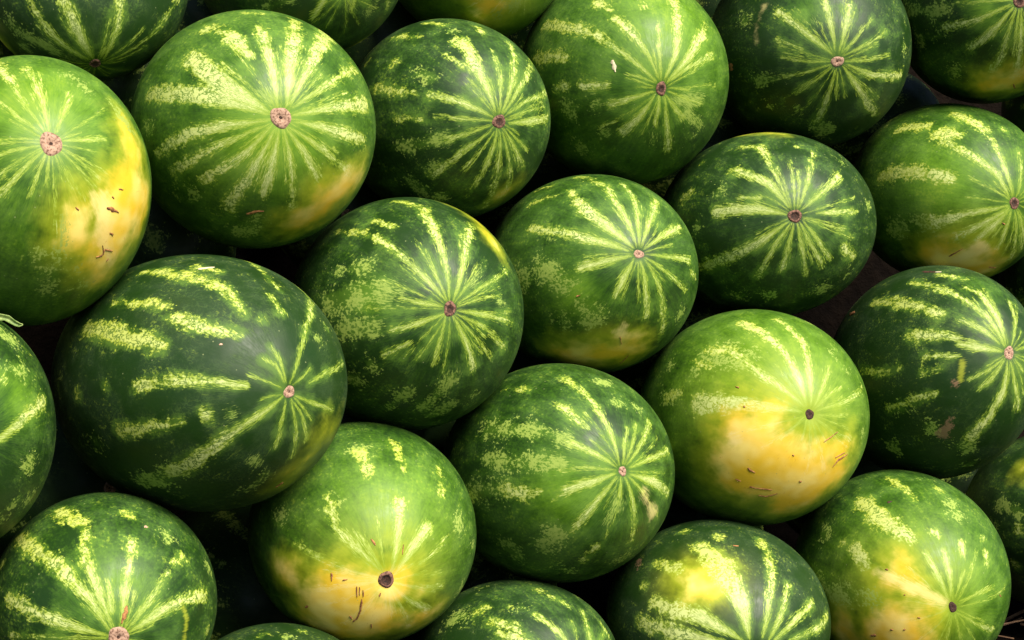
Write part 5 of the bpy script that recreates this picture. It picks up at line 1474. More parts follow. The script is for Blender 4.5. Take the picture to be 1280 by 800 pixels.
m 129.8,181.4,4.1;141.7,180.2,5.4;153.7,178.8,4.9
s 160.2,179.7,2.4;170.0,181.0,5.5;179.9,182.1,5.6
m 122.2,201.6,5.3;129.7,200.3,5.1;137.1,204.7,5.3
m 145.4,202.2,4.9;150.8,204.5,6.1;156.2,205.3,4.3
s 120.6,220.3,5.6;125.8,218.2,6.8;131.1,219.9,5.0
s 140.9,218.4,5.8;152.7,218.7,3.1;164.4,223.0,4.1
s 93.0,252.3,2.5;100.8,254.9,7.2;108.6,256.6,2.6
s 114.3,254.1,4.7;120.1,257.4,3.5;125.9,253.6,5.0
m 132.6,252.0,5.8;143.8,253.5,7.2;155.0,256.9,5.4
m 164.8,254.4,4.5;169.2,253.5,6.4;173.7,255.2,4.7
m 67.0,282.3,5.0;76.2,284.7,6.2;85.5,282.7,3.7
m 92.8,282.2,3.4;103.3,282.3,6.7;113.8,284.0,5.0
s 116.3,286.5,5.7;125.8,282.2,3.5;135.4,284.3,5.0
m 149.4,281.7,5.0;159.8,284.2,3.9;170.2,285.6,4.9
s 84.2,306.9,2.9;95.8,305.3,5.1;107.5,303.5,5.0
s 117.0,307.0,4.6;123.4,305.1,6.8;129.9,306.8,2.7
s 143.5,306.7,3.3;153.6,307.3,5.2;163.7,306.2,5.6
m 58.4,338.7,6.0;62.6,339.2,7.8;66.7,335.4,3.2
m 74.3,336.8,3.1;79.9,339.0,6.9;85.5,339.2,4.7
s 98.6,336.4,5.9;105.0,340.0,6.3;111.3,339.5,4.6
m 120.1,335.3,3.4;126.3,339.6,3.7;132.5,335.0,2.9
m 145.1,340.5,3.9;151.6,338.9,6.3;158.0,337.4,5.4
s 60.6,1.1,2.7;70.9,1.3,5.2;81.2,3.8,4.8
s 94.1,4.1,2.3;103.4,359.4,7.3;112.6,3.3,3.0
m 115.5,4.2,2.8;122.4,0.4,7.2;129.2,0.0,3.0
m 141.5,359.2,3.3;154.0,2.6,4.7;166.5,3.3,2.9
s 81.9,25.7,5.0;93.0,25.1,6.0;104.0,26.1,4.1
m 113.1,28.1,3.7;123.8,24.1,7.1;134.4,24.5,3.5
m 148.2,24.6,5.9;158.7,24.2,3.2;169.3,28.3,5.7
m 107.8,62.9,4.3;116.4,64.3,7.9;124.9,62.5,5.6
s 138.4,64.2,6.0;148.0,63.0,6.9;157.7,61.0,3.0
@T 0.0037,1.8204,0.0935 0.8047,0.5273,0.2282,0.1496 0.1203,0.1097,0.1380
s 61.4,96.6,2.9;50.8,90.7,4.5;43.3,82.5,2.5
s 41.8,116.5,4.5;27.4,111.6,5.4;20.7,107.3,3.6
s 43.7,70.4,1.8;29.9,67.9,3.6;22.4,62.6,4.5
s 43.3,50.4,2.5;38.2,37.0,2.5
s 66.7,132.4,7.1;68.6,138.6,4.5
s 56.3,123.8,3.6
s 56.9,141.6,7.1;43.6,138.4,8.9
m 80.9,146.7,6.4;74.5,142.5,4.5
m 85.8,115.8,4.3
s 48.6,148.0,8.9;35.8,144.9,7.1
m 50.9,119.5,4.3
m 67.7,62.2,3.6
s 75.9,69.5,4.7;81.3,69.2,4.6;86.7,69.8,5.6
s 89.7,70.7,4.2;96.9,72.9,5.5;104.1,71.9,5.0
s 111.1,67.9,2.3;119.3,67.8,3.7;127.4,67.7,3.6
m 141.2,67.2,4.6;148.8,71.4,7.7;156.5,68.6,3.3
m 117.9,95.7,5.1;124.3,98.1,7.0;130.8,94.8,3.4
s 138.8,96.1,5.6;150.0,95.0,6.3;161.3,98.5,6.0
s 130.4,126.2,5.6;143.0,124.6,3.2;155.5,125.9,2.5
m 162.9,126.4,6.0;175.6,126.3,5.3;188.4,123.4,2.3
s 126.8,155.7,4.2;139.6,156.2,7.5;152.3,153.1,5.4
s 159.2,153.3,2.6;171.1,156.6,6.6;182.9,153.9,4.8
m 132.6,181.0,4.9;137.3,178.4,3.6;142.0,177.9,4.6
m 155.0,177.7,4.5;162.0,182.2,6.6;168.9,180.1,3.1
m 136.3,210.1,2.8;147.9,208.1,4.9;159.5,207.5,2.1
s 133.8,248.1,2.9;146.7,243.7,7.6;159.6,247.8,4.3
s 96.1,268.0,2.9;103.3,264.1,3.3;110.5,265.5,4.9
s 122.6,266.4,4.0;131.9,263.4,6.0;141.2,264.3,2.3
s 145.1,264.9,3.2;154.7,265.6,7.8;164.3,264.7,3.2
s 97.9,300.8,5.8;105.5,303.3,4.0;113.1,300.5,4.9
s 126.4,303.6,4.5;132.2,301.5,6.4;138.0,299.4,3.8
m 149.6,298.6,5.6;156.6,299.8,7.8;163.6,300.4,4.6
s 57.8,342.6,2.5;69.8,340.4,3.7;81.9,342.6,5.8
m 89.0,341.7,2.7;94.0,342.1,5.3;99.0,345.0,3.6
s 101.5,343.7,3.8;108.7,339.9,4.8;115.8,342.7,5.8
s 118.9,343.1,3.4;129.7,341.8,4.6;140.5,343.4,5.5
s 153.4,342.4,3.0;161.2,339.9,4.0;168.9,340.9,3.8
s 56.8,1.8,2.3;63.1,4.2,4.8;69.4,2.7,4.2
s 74.3,1.7,2.5;85.7,359.5,5.5;97.1,2.3,3.1
m 109.1,359.7,5.2;119.2,359.2,7.2;129.4,3.9,2.5
s 142.2,2.8,3.9;147.8,359.8,4.0;153.4,0.1,4.7
s 74.8,33.1,3.4;85.6,30.7,3.2;96.5,31.0,3.2
s 105.7,28.4,4.9;111.2,32.3,7.9;116.8,30.9,2.3
m 130.4,28.9,3.7;141.1,29.1,6.9;151.7,32.3,5.7
m 158.5,30.2,4.9;170.7,29.2,4.4;182.9,31.6,3.2
@U -0.2524,1.6257,0.1176 0.7834,0.5830,0.1728,0.1286 0.1167,0.1097,0.1358
s 75.2,102.8,4.0;73.9,106.8,3.2
s 74.5,83.0,3.2
m 67.6,94.0,4.8
s 103.5,216.1,2.1;113.6,220.5,6.4;123.6,219.3,3.7
m 131.4,216.6,5.8;141.2,219.6,3.1;151.0,216.7,5.6
s 162.6,220.2,4.6;168.3,217.3,6.4;174.0,216.4,5.6
s 91.8,253.0,4.7;101.4,249.5,5.8;111.0,248.3,2.3
s 119.8,248.4,5.8;129.0,248.3,5.5;138.3,251.4,2.1
s 146.7,251.6,4.6;156.8,247.9,3.3;166.9,252.6,2.6
s 86.6,267.8,3.6;97.9,271.1,5.7;109.2,270.1,4.7
s 116.4,270.3,2.6;126.3,267.0,4.1;136.2,270.2,3.3
s 144.4,265.4,2.7;157.0,270.6,5.3;169.6,267.5,5.8
s 77.8,313.6,5.9;85.9,313.1,5.7;94.1,311.8,3.1
s 107.7,314.7,5.3;112.9,316.5,6.5;118.0,311.9,5.7
s 126.4,311.0,4.9;138.4,315.4,6.4;150.4,312.0,5.7
s 156.3,316.4,3.1;167.8,313.7,7.2;179.3,314.1,2.9
m 80.9,338.1,5.8;92.0,343.3,6.5;103.1,338.8,5.0
s 112.9,339.1,5.1;123.9,338.9,5.5;134.9,339.9,2.9
s 147.5,340.5,3.9;152.1,338.2,3.4;156.6,340.2,3.4
s 161.7,341.4,5.9;167.8,339.4,5.0;173.8,341.8,3.2
s 102.2,4.6,2.1;111.7,2.6,4.4;121.1,6.9,2.6
s 131.9,5.5,3.4;141.5,1.9,4.1;151.1,4.2,4.1
s 164.1,2.2,4.4;171.7,4.4,6.9;179.3,4.3,2.0
s 87.6,29.9,2.1;96.9,30.1,5.7;106.3,33.1,5.0
s 115.5,33.5,4.6;124.1,32.9,7.5;132.8,29.5,2.2
s 140.2,30.6,4.7;152.4,32.9,4.2;164.5,28.8,3.7
s 92.9,68.6,3.9;99.2,64.9,3.6;105.4,68.5,4.8
m 109.6,63.3,4.7;121.9,66.2,5.5;134.2,67.0,3.3
s 146.8,66.0,4.4;155.9,63.9,4.7;165.1,67.1,4.3
s 103.8,95.1,2.4;112.0,97.8,6.1;120.3,95.4,5.3
m 129.3,95.8,5.8;136.6,92.4,3.9;143.9,94.1,4.1
m 154.7,93.1,4.0;163.7,94.6,3.6;172.6,97.4,5.4
m 132.9,130.0,4.6;144.1,127.0,6.0;155.3,129.7,5.3
s 162.7,125.6,4.6;167.5,127.3,6.4;172.2,128.1,3.6
m 118.9,155.1,5.1;125.3,151.6,4.3;131.7,149.8,2.5
s 134.3,151.8,4.7;145.4,153.1,3.5;156.5,154.0,5.5
m 114.9,193.6,5.6;119.2,189.1,7.0;123.4,192.5,5.9
s 136.3,194.2,5.0;148.0,194.5,3.4;159.7,193.9,4.7
@V 0.7849,2.2238,0.1441 0.7959,0.6043,0.0294,0.0223 0.1364,0.1297,0.1597
m 63.3,166.8,6.4;51.2,168.8,8.5
s 50.6,182.6,8.5
m 66.3,181.3,6.4
y 61.5,136.9,-6.4
s 59.6,209.4,8.5
m 80.4,35.5,5.6;84.9,40.0,5.5;89.3,39.2,2.9
s 102.3,37.9,5.0;109.5,35.0,4.3;116.6,37.7,3.0
s 120.5,36.9,4.2;131.6,37.9,4.6;142.6,38.1,3.8
s 150.9,38.3,5.8;159.4,34.4,6.1;167.9,38.3,3.9
m 100.4,69.2,5.4;106.6,68.6,5.9;112.7,68.4,5.0
s 123.8,70.6,4.3;136.5,67.5,5.6;149.2,71.6,5.9
m 159.3,66.6,3.5;163.5,66.5,6.3;167.7,69.0,3.5
s 103.8,91.2,4.6;110.0,93.4,7.1;116.3,88.6,2.7
s 119.0,91.1,4.1;127.0,90.5,4.2;135.0,91.9,2.2
s 146.0,89.3,3.0;151.7,91.8,4.2;157.4,92.3,4.6
s 127.6,126.0,2.8;139.0,127.3,5.1;150.3,130.1,2.3
m 153.7,129.5,5.2;165.0,127.1,5.6;176.2,130.5,2.1
s 116.5,150.5,4.8;128.4,151.7,3.0;140.3,150.5,4.4
s 144.3,149.6,5.1;148.9,148.6,7.4;153.5,147.5,3.4
s 144.0,170.3,3.3;150.7,174.7,7.5;157.5,171.0,5.7
m 159.9,170.1,3.0;165.1,174.6,5.4;170.3,174.7,2.4
s 125.1,205.4,4.5;134.3,201.2,5.4;143.5,205.7,5.2
s 157.5,202.2,3.7;166.2,206.1,7.5;174.9,202.6,4.6
s 109.8,228.1,3.3;122.4,227.4,6.7;134.9,225.0,5.8
s 137.4,226.6,2.6;146.2,226.6,4.4;155.0,228.6,4.0
m 158.7,225.2,4.3;171.2,228.4,5.6;183.7,225.6,4.6
m 104.1,258.1,3.2;111.3,254.7,5.2;118.5,259.2,3.5
m 125.1,256.5,2.3;134.1,259.3,5.6;143.0,259.4,5.1
s 149.6,256.0,3.9;156.2,258.3,7.3;162.9,260.6,4.9
s 75.8,293.7,5.6;80.2,290.5,7.6;84.6,289.6,3.0
s 89.2,294.1,2.5;101.3,290.9,5.1;113.5,294.2,5.9
s 126.9,291.1,3.7;136.8,293.4,3.6;146.6,290.6,2.4
s 158.2,289.1,3.0;169.7,292.5,3.9;181.2,288.6,5.5
s 74.9,319.2,2.1;80.4,317.8,6.5;85.8,319.9,5.7
s 93.4,320.4,2.4;98.3,321.8,5.4;103.2,319.5,3.5
s 115.7,318.6,5.3;126.5,318.5,3.4;137.4,317.6,3.7
m 141.5,317.7,4.6;151.8,319.4,6.2;162.1,321.6,4.8
s 98.5,345.7,2.7;109.3,342.6,4.7;120.0,343.6,5.5
s 128.1,345.4,3.0;137.6,346.8,6.7;147.1,347.9,4.0
s 160.6,343.4,4.8;164.8,347.6,7.7;168.9,346.0,3.1
m 76.8,16.2,2.9;83.4,13.5,7.8;90.1,13.9,5.8
s 98.8,12.6,5.1;107.8,16.5,5.9;116.9,17.3,3.9
m 127.8,16.0,2.6;136.2,13.6,3.9;144.7,17.2,6.0
m 153.3,13.1,3.3;164.4,18.0,4.5;175.4,13.3,3.7
@X -0.4779,1.8749,0.9028 0.3474,0.9318,0.0368,0.0987 0.1150,0.0999,0.1236
s 5.2,91.8,1.3;20.7,99.5,8.4;35.7,99.7,8.4;44.2,100.0,7.6
s 6.5,53.3,1.0;13.5,55.8,3.0
s 6.2,33.3,1.3;26.2,50.9,5.0;42.8,57.5,5.0
s 4.7,114.3,1.0;24.2,128.5,5.0;44.5,125.5,5.0;51.3,124.2,5.0
s 5.4,4.6,0.7;33.4,6.8,3.0;52.3,9.0,3.0;59.1,7.7,3.0
m 6.0,158.1,0.7;28.8,147.1,3.4;49.5,152.1,4.0
m 39.3,166.9,5.0
y 59.7,187.7,-3.4
s 57.9,236.2,5.4;70.2,234.8,6.0;82.5,235.6,3.8
m 93.0,237.3,4.8;98.3,233.6,4.7;103.7,237.4,3.7
s 110.5,234.7,5.9;123.4,234.7,5.1;136.4,233.4,5.1
m 147.7,237.5,4.5;156.2,238.0,5.6;164.7,233.7,5.7
s 45.8,262.9,4.6;49.9,260.7,5.6;54.1,262.7,2.9
s 57.2,259.3,5.9;70.1,258.2,6.4;83.0,261.2,4.0
m 91.8,263.0,5.3;101.4,262.9,3.3;110.9,263.3,4.1
s 123.8,260.5,4.0;128.6,261.6,7.7;133.3,258.2,4.4
m 136.9,262.4,2.5;147.1,258.6,5.4;157.2,263.8,5.3
m 164.0,260.9,2.6;176.5,261.6,3.5;189.1,263.2,4.0
s 57.4,293.7,2.1;68.5,292.9,6.3;79.6,293.3,5.9
s 90.1,294.2,5.2;95.2,296.9,3.4;100.3,296.3,5.9
s 112.0,295.5,6.0;116.4,291.9,6.7;120.8,292.1,4.3
m 129.5,292.6,3.2;140.3,292.1,5.0;151.1,291.9,2.1
s 161.6,295.3,4.7;165.9,293.5,4.5;170.1,292.8,4.4
m 51.3,315.9,3.3;62.1,317.4,4.6;72.9,318.6,2.6
s 86.2,317.5,3.4;91.4,316.6,4.0;96.5,317.8,5.2
s 107.9,318.3,5.6;118.7,318.1,7.0;129.4,320.3,5.4
m 134.9,318.9,4.9;144.3,316.9,6.7;153.8,316.5,2.5
s 99.7,345.9,2.1;106.4,347.6,4.9;113.2,348.2,3.6
s 125.5,345.0,2.1;129.8,349.6,4.8;134.2,350.5,3.3
s 144.6,350.3,3.5;157.1,348.9,3.3;169.6,348.3,4.6
s 132.5,15.0,3.5;142.2,13.1,6.6;151.9,12.7,5.4
s 163.2,14.8,4.0;170.4,13.8,4.0;177.5,17.0,5.6
s 139.9,59.1,2.1;147.7,60.9,3.7;155.5,59.6,3.1
s 155.2,78.3,3.6;162.3,82.1,3.1;169.5,77.6,6.0
m 148.3,108.5,3.5;158.4,106.1,7.0;168.5,107.0,5.5
s 143.0,134.9,2.6;148.0,138.0,6.9;153.0,135.9,2.8
m 162.1,138.1,5.7;174.3,134.4,6.5;186.4,135.6,4.2
s 96.9,167.5,2.4;108.0,162.2,3.5;119.0,167.3,4.5
s 132.7,164.6,3.5;145.2,165.2,6.0;157.7,167.1,5.5
s 68.4,193.5,3.2;75.9,190.0,6.9;83.4,193.2,4.8
s 85.9,194.5,2.8;98.3,191.6,5.3;110.7,190.3,2.3
s 124.2,189.9,2.3;132.2,192.5,7.2;140.2,190.1,5.0
m 143.7,189.2,3.9;153.5,191.5,3.1;163.2,193.6,5.0
@Y -0.2592,2.0318,0.9320 0.5598,0.7957,0.1332,0.1893 0.1285,0.1217,0.1501
s 39.0,322.4,2.5;32.7,334.5,2.9
m 11.2,286.9,2.2;6.7,306.6,3.6
s 21.7,219.4,4.0;11.1,196.1,5.4
s 13.4,287.1,1.8;8.2,314.9,3.3
m 38.5,191.0,5.4;28.6,185.3,5.4
m 22.5,313.4,1.5;23.7,333.6,2.2
y 56.3,291.7,-5.4
m 128.7,105.4,4.8;135.4,102.3,7.8;142.2,105.6,5.9
s 144.6,107.0,3.0;149.4,107.4,7.9;154.1,106.5,4.5
s 119.7,134.5,5.2;132.3,134.1,7.2;144.8,134.1,3.5
s 154.8,138.3,5.9;161.6,137.8,3.1;168.5,134.0,5.2
s 132.3,172.4,4.2;141.0,173.1,3.1;149.6,174.2,5.2
m 159.5,174.4,3.8;165.6,173.9,6.4;171.8,172.7,2.7
s 109.6,199.1,3.8;119.8,197.0,4.3;129.9,197.4,4.1
s 138.6,197.0,3.3;144.1,197.7,6.9;149.7,194.7,3.8
s 155.9,198.3,4.9;166.5,199.4,4.7;177.2,196.7,2.8
s 81.2,237.1,2.1;90.8,237.8,5.2;100.4,238.2,5.2
s 113.8,233.0,2.8;122.0,235.6,6.8;130.2,234.2,5.8
m 143.9,236.8,3.5;153.8,235.6,4.8;163.6,235.4,5.4
m 75.9,263.9,3.6;86.0,264.8,5.1;96.1,261.5,5.6
m 99.6,264.2,3.3;110.8,262.4,3.7;122.1,263.1,2.8
s 135.4,262.0,4.1;142.1,261.2,3.7;148.8,261.5,5.3
m 160.2,262.3,2.7;171.7,260.8,6.7;183.2,263.7,5.4
s 66.4,297.0,5.0;77.0,296.7,6.0;87.7,299.0,3.7
m 90.3,298.6,2.4;95.3,295.6,5.4;100.3,300.0,6.0
s 106.7,296.9,2.3;112.3,296.2,6.5;117.9,298.2,5.7
m 124.9,296.0,3.0;135.5,300.4,4.7;146.1,299.7,3.6
s 158.1,294.8,4.7;164.7,296.5,4.7;171.3,298.8,3.6
s 84.9,333.1,5.6;89.7,334.3,4.7;94.6,333.6,4.0
s 97.3,333.6,3.5;109.9,334.0,7.1;122.4,337.5,5.7
m 133.9,337.8,2.6;145.2,335.8,6.3;156.5,334.6,5.1
s 68.7,7.3,2.9;80.9,6.5,6.7;93.0,8.6,4.5
m 104.0,7.4,3.1;115.6,8.3,6.9;127.1,7.3,4.2
m 140.1,8.8,2.3;144.8,6.2,6.4;149.5,5.7,4.7
s 159.7,8.3,4.0;171.1,10.5,4.7;182.5,5.7,4.0
s 89.0,44.3,3.0;100.6,45.5,3.8;112.3,41.2,2.6
m 119.3,46.9,5.4;126.9,46.1,6.7;134.5,42.2,2.6
m 145.6,43.6,3.1;150.0,44.4,5.3;154.5,43.9,4.5
s 116.4,66.3,4.0;126.2,70.1,4.3;136.0,68.9,2.8
m 145.7,66.7,3.3;152.7,70.0,5.1;159.7,69.0,3.0
s 162.2,66.7,5.2;166.7,66.5,5.1;171.3,71.4,2.9
@Z -0.0508,2.1819,0.9433 0.6075,0.7645,0.1340,0.1687 0.1177,0.1225,0.1441
y 29.4,232.6,9.7
p 37.4,229.5,5.8
m 32.2,250.3,5.8
m 24.1,269.0,7.8
g 22.1,239.7,58.4
h 27.2,238.7,50.6
m 63.4,313.3,5.3;69.4,316.9,6.7;75.3,313.0,3.3
m 82.6,317.5,3.0;89.8,316.2,3.9;96.9,317.0,3.1
s 107.4,315.3,2.4;119.3,313.9,7.9;131.2,312.3,4.1
s 138.4,313.4,2.8;144.9,313.1,3.2;151.4,316.0,5.6
m 154.1,312.2,3.7;161.6,313.0,5.9;169.0,316.0,5.5
s 62.6,6.8,3.4;71.7,5.6,6.2;80.9,5.6,2.7
s 83.5,1.9,5.9;91.2,3.7,4.2;99.0,7.0,3.7
m 111.4,3.9,5.0;120.1,3.4,3.8;128.8,5.9,4.0
s 137.3,1.8,2.1;149.4,3.7,7.2;161.5,4.4,4.4
m 86.4,24.1,2.8;91.9,26.3,6.7;97.4,25.9,4.8
s 106.3,26.2,2.1;112.0,25.2,3.8;117.7,26.5,4.7
m 126.7,25.4,3.0;137.1,23.0,7.4;147.5,22.9,2.8
s 150.1,24.6,2.6;155.4,22.6,6.9;160.7,23.4,5.7
m 94.0,64.2,3.5;101.4,65.0,7.7;108.8,59.7,4.6
s 111.4,62.9,4.1;122.1,61.0,6.7;132.7,60.7,2.7
s 146.6,60.3,3.6;154.2,64.0,6.1;161.9,63.7,5.3
m 111.8,97.6,3.9;118.1,99.2,3.8;124.4,101.1,2.7
s 129.2,99.4,3.2;141.2,101.8,5.5;153.2,98.1,5.4
s 162.1,102.2,4.5;169.5,97.7,7.4;176.9,100.7,3.1
s 117.6,121.5,5.6;128.6,119.1,6.2;139.5,122.5,4.0
m 149.4,121.9,3.7;153.7,121.3,3.7;158.0,119.7,4.3
s 150.6,163.3,5.0;154.8,161.9,3.8;159.1,159.7,5.7
s 126.9,200.4,5.0;139.1,202.5,6.5;151.3,200.3,3.5
m 163.7,198.0,5.3;173.9,199.3,7.3;184.1,198.5,2.1
s 134.0,226.3,5.5;145.6,224.0,5.6;157.1,226.5,4.9
s 159.5,224.4,5.0;165.4,227.1,7.9;171.4,223.9,5.9
m 91.0,264.0,5.5;98.2,265.7,7.7;105.5,265.6,5.7
s 118.2,268.2,3.2;124.9,266.7,6.1;131.6,264.3,2.4
m 133.7,265.6,2.4;142.7,262.4,3.1;151.6,265.7,5.0
m 159.2,263.6,2.2;169.9,265.7,4.6;180.6,264.6,2.5
s 79.6,295.4,3.7;86.1,293.1,7.7;92.5,292.8,3.6
m 104.2,297.0,3.1;114.2,296.5,6.3;124.2,292.3,3.0
s 131.4,292.4,3.2;136.8,295.5,3.7;142.3,292.5,5.4
m 152.5,296.1,4.5;164.0,294.3,6.5;175.5,293.8,5.1
@W 0.8383,2.3234,0.4744 0.7461,0.6644,0.0320,0.0285 0.1270,0.1334,0.1562
s 4.5,4.8,0.8;23.4,5.2,3.0;42.2,4.6,2.5
s 4.5,24.8,0.8;20.3,24.8,2.0;36.1,28.5,2.7
s 4.5,51.8,0.8;28.6,51.3,2.8;52.7,49.5,2.1
s 4.5,66.0,0.8;16.7,64.7,2.1;28.8,66.4,4.7
s 4.5,93.7,0.8;19.5,95.0,2.9;34.5,89.8,3.5
s 4.5,115.1,0.8;27.6,115.8,3.1;50.6,118.8,4.2
s 4.5,124.5,0.8;16.3,124.8,2.3;28.2,128.0,5.9
s 4.5,151.7,0.8;25.6,150.2,3.2;46.7,151.1,5.0
s 4.5,170.9,0.8;28.7,169.4,3.5;53.0,172.4,3.4
s 4.5,191.9,0.8;19.0,191.9,3.3;33.6,191.7,3.3
s 4.5,213.8,0.8;22.4,213.5,2.8;40.2,215.5,4.9
s 4.5,228.9,0.8;31.0,228.3,2.7;57.5,229.0,5.6
s 4.5,250.2,0.8;29.4,250.9,2.8;54.3,249.4,4.1
s 4.5,280.6,0.8;22.9,282.3,2.9;41.4,280.3,5.6
s 4.5,292.4,0.8;30.4,292.3,2.2;56.2,293.9,3.0
s 4.5,319.9,0.8;24.4,321.8,3.0;44.2,319.5,4.6
s 4.5,343.5,0.8;18.0,343.0,2.3;31.4,340.5,3.3
m 44.1,354.5,3.7;49.8,351.9,8.0;55.4,355.7,4.7
m 66.2,355.6,3.5;71.9,352.4,4.5;77.7,356.2,3.7
s 91.7,354.1,4.3;104.1,354.8,3.5;116.6,355.8,5.2
m 122.7,356.9,3.4;132.4,356.5,3.3;142.1,354.5,3.2
s 146.4,353.5,5.0;151.2,355.6,4.7;156.1,355.6,2.6
s 45.4,24.8,4.1;52.6,26.0,6.0;59.9,23.6,5.3
m 62.7,24.5,2.9;72.3,28.0,3.4;81.9,29.2,3.0
s 85.3,29.2,4.6;98.3,25.1,4.8;111.3,27.0,3.1
m 124.2,25.1,5.9;129.5,28.6,3.2;134.8,24.1,4.6
s 148.6,26.3,4.1;153.7,28.6,5.4;158.9,23.7,2.3
s 162.5,27.0,4.0;171.2,26.9,3.1;179.8,27.6,2.1
m 57.8,63.1,4.8;69.3,61.0,7.0;80.9,58.2,2.1
m 91.6,59.3,5.9;99.4,59.1,4.3;107.3,63.4,5.0
m 120.6,60.1,3.0;133.2,61.2,4.9;145.8,59.8,4.3
s 154.4,58.9,5.3;161.4,61.6,4.1;168.5,62.7,2.3
s 51.6,100.1,5.9;61.8,99.7,5.2;72.0,97.9,2.0
s 79.3,97.8,2.0;86.2,100.3,5.4;93.1,95.6,4.6
m 103.6,97.3,2.0;116.5,95.8,5.0;129.4,96.1,3.9
m 137.7,94.8,2.1;142.2,98.7,5.0;146.7,97.9,3.6
s 160.6,95.9,4.9;170.1,95.9,6.4;179.6,98.1,2.0
s 59.5,120.2,3.6;69.8,117.5,4.1;80.2,122.6,3.5
s 93.5,122.1,3.5;99.5,119.5,4.7;105.5,118.9,3.1
m 113.1,117.4,3.6;121.1,122.2,6.8;129.1,118.1,2.8
m 138.6,119.2,4.0;143.1,121.4,5.8;147.5,121.2,5.5
s 151.9,118.6,2.0;163.7,122.0,7.5;175.6,117.9,5.0
s 50.7,150.7,4.2;62.9,149.5,3.9;75.1,152.1,5.5
s 77.2,151.8,2.3;83.3,149.7,4.1;89.4,153.9,3.7
s 97.8,152.6,5.0;107.0,152.3,3.3;116.2,152.4,4.4
m 119.9,152.6,5.1;125.8,149.3,6.8;131.6,151.6,4.5
s 134.6,153.3,3.9;145.2,150.4,5.9;155.7,152.4,3.6
m 60.8,184.9,5.6;73.5,190.1,8.0;86.3,189.5,5.8
m 89.9,188.1,5.7;95.0,188.0,5.5;100.1,189.9,4.3
s 109.3,187.8,5.2;118.0,185.5,4.7;126.6,185.4,4.6
s 139.4,190.3,3.2;146.5,190.4,7.5;153.5,186.5,4.1
m 163.0,187.5,3.7;173.1,187.7,6.9;183.2,186.0,5.3
m 52.8,221.2,3.4;61.4,221.2,3.5;70.0,221.7,3.4
m 79.3,222.5,2.0;92.2,218.8,5.5;105.1,221.3,3.9
s 118.3,221.8,3.2;122.9,220.4,7.8;127.5,218.4,2.8
m 138.4,223.9,5.7;151.0,222.7,5.3;163.6,219.8,5.5
s 60.2,245.9,2.0;69.1,245.8,6.3;78.0,246.6,2.8
s 80.4,248.3,5.8;89.5,249.1,3.8;98.7,245.6,5.9
m 107.2,248.2,2.2;118.4,247.2,5.7;129.6,247.6,2.4
m 137.6,249.0,3.0;147.7,244.6,6.1;157.7,249.9,5.6
m 162.2,244.9,3.1;174.1,249.4,3.5;186.1,249.1,5.2
s 43.7,273.9,3.2;48.7,275.3,8.0;53.8,278.6,2.4
s 65.4,276.6,5.5;72.9,278.9,3.9;80.4,278.4,3.8
s 86.1,274.5,2.7;98.1,279.2,5.2;110.1,278.9,3.1
m 123.1,279.1,4.7;130.0,278.4,4.6;136.8,277.7,5.3
s 149.9,276.8,5.8;162.1,277.7,7.6;174.2,274.3,3.2
m 61.4,308.2,5.3;71.0,306.0,5.0;80.7,303.5,5.8
s 93.5,306.8,4.1;100.5,307.2,5.8;107.5,302.4,3.1
m 113.4,302.4,4.0;120.5,308.0,6.1;127.6,303.6,5.9
m 140.2,306.5,3.3;145.3,307.1,4.9;150.3,303.8,5.9
s 160.1,305.7,4.6;168.4,304.9,5.0;176.8,303.9,4.5
s 60.1,326.6,2.5;68.8,330.3,7.7;77.4,327.1,4.3
s 84.7,330.5,5.3;95.0,327.0,6.0;105.3,326.6,2.7
s 114.1,326.0,4.0;122.6,326.7,3.9;131.0,330.9,4.6
s 142.3,330.8,2.6;155.1,329.7,5.0;168.0,328.3,2.7
@AA 0.8662,2.4462,0.7105 0.7239,0.6885,0.0324,0.0308 0.1293,0.1294,0.1552
s 4.5,58.9,0.8;23.0,57.5,3.1;41.6,59.9,4.9
s 4.5,85.3,0.8;30.0,87.3,3.1;55.5,89.2,6.0
s 4.5,97.4,0.8;21.9,97.4,2.7;39.4,94.2,3.6
s 4.5,127.0,0.8;23.9,127.6,3.0;43.3,128.0,2.1
s 4.5,142.4,0.8;27.8,141.9,3.5;51.2,146.1,4.0
s 4.5,172.0,0.8;18.9,171.9,3.4;33.4,168.7,4.0
s 4.5,185.3,0.8;21.9,185.0,2.9;39.3,188.7,2.2
s 4.5,202.6,0.8;26.8,202.8,3.1;49.2,205.4,5.3
s 4.5,226.3,0.8;19.1,226.7,2.1;33.6,227.0,4.5
s 4.5,249.7,0.8;29.6,248.0,2.0;54.7,253.2,5.4
s 4.5,264.7,0.8;27.4,265.0,2.2;50.3,264.0,4.4
s 4.5,293.8,0.8;18.8,291.9,2.1;33.2,291.7,3.3
s 4.5,309.4,0.8;21.1,307.8,2.6;37.8,308.1,3.2
s 4.5,333.0,0.8;29.7,334.2,2.2;55.0,329.8,4.2
s 4.5,350.1,0.8;28.9,349.6,3.5;53.3,349.0,4.2
s 4.5,10.9,0.8;18.3,9.6,3.4;32.2,14.9,4.6
s 4.5,40.0,0.8;28.1,39.7,3.4;51.7,37.8,5.6
s 52.9,52.3,2.7;62.5,49.8,7.6;72.0,48.9,3.2
s 85.9,48.8,2.5;92.9,53.7,4.3;99.8,52.2,2.3
s 108.9,51.5,3.7;119.5,48.7,5.1;130.1,50.5,3.3
s 142.7,50.0,3.8;148.4,48.7,6.9;154.2,48.7,5.3
m 156.5,50.9,3.8;165.1,53.2,6.8;173.8,52.7,5.1
m 56.7,96.5,4.8;62.3,96.4,5.5;67.9,95.3,2.7
m 74.3,95.5,6.0;78.5,93.5,7.9;82.8,94.5,2.1
s 87.9,94.9,3.4;100.6,99.3,4.3;113.4,98.3,5.4
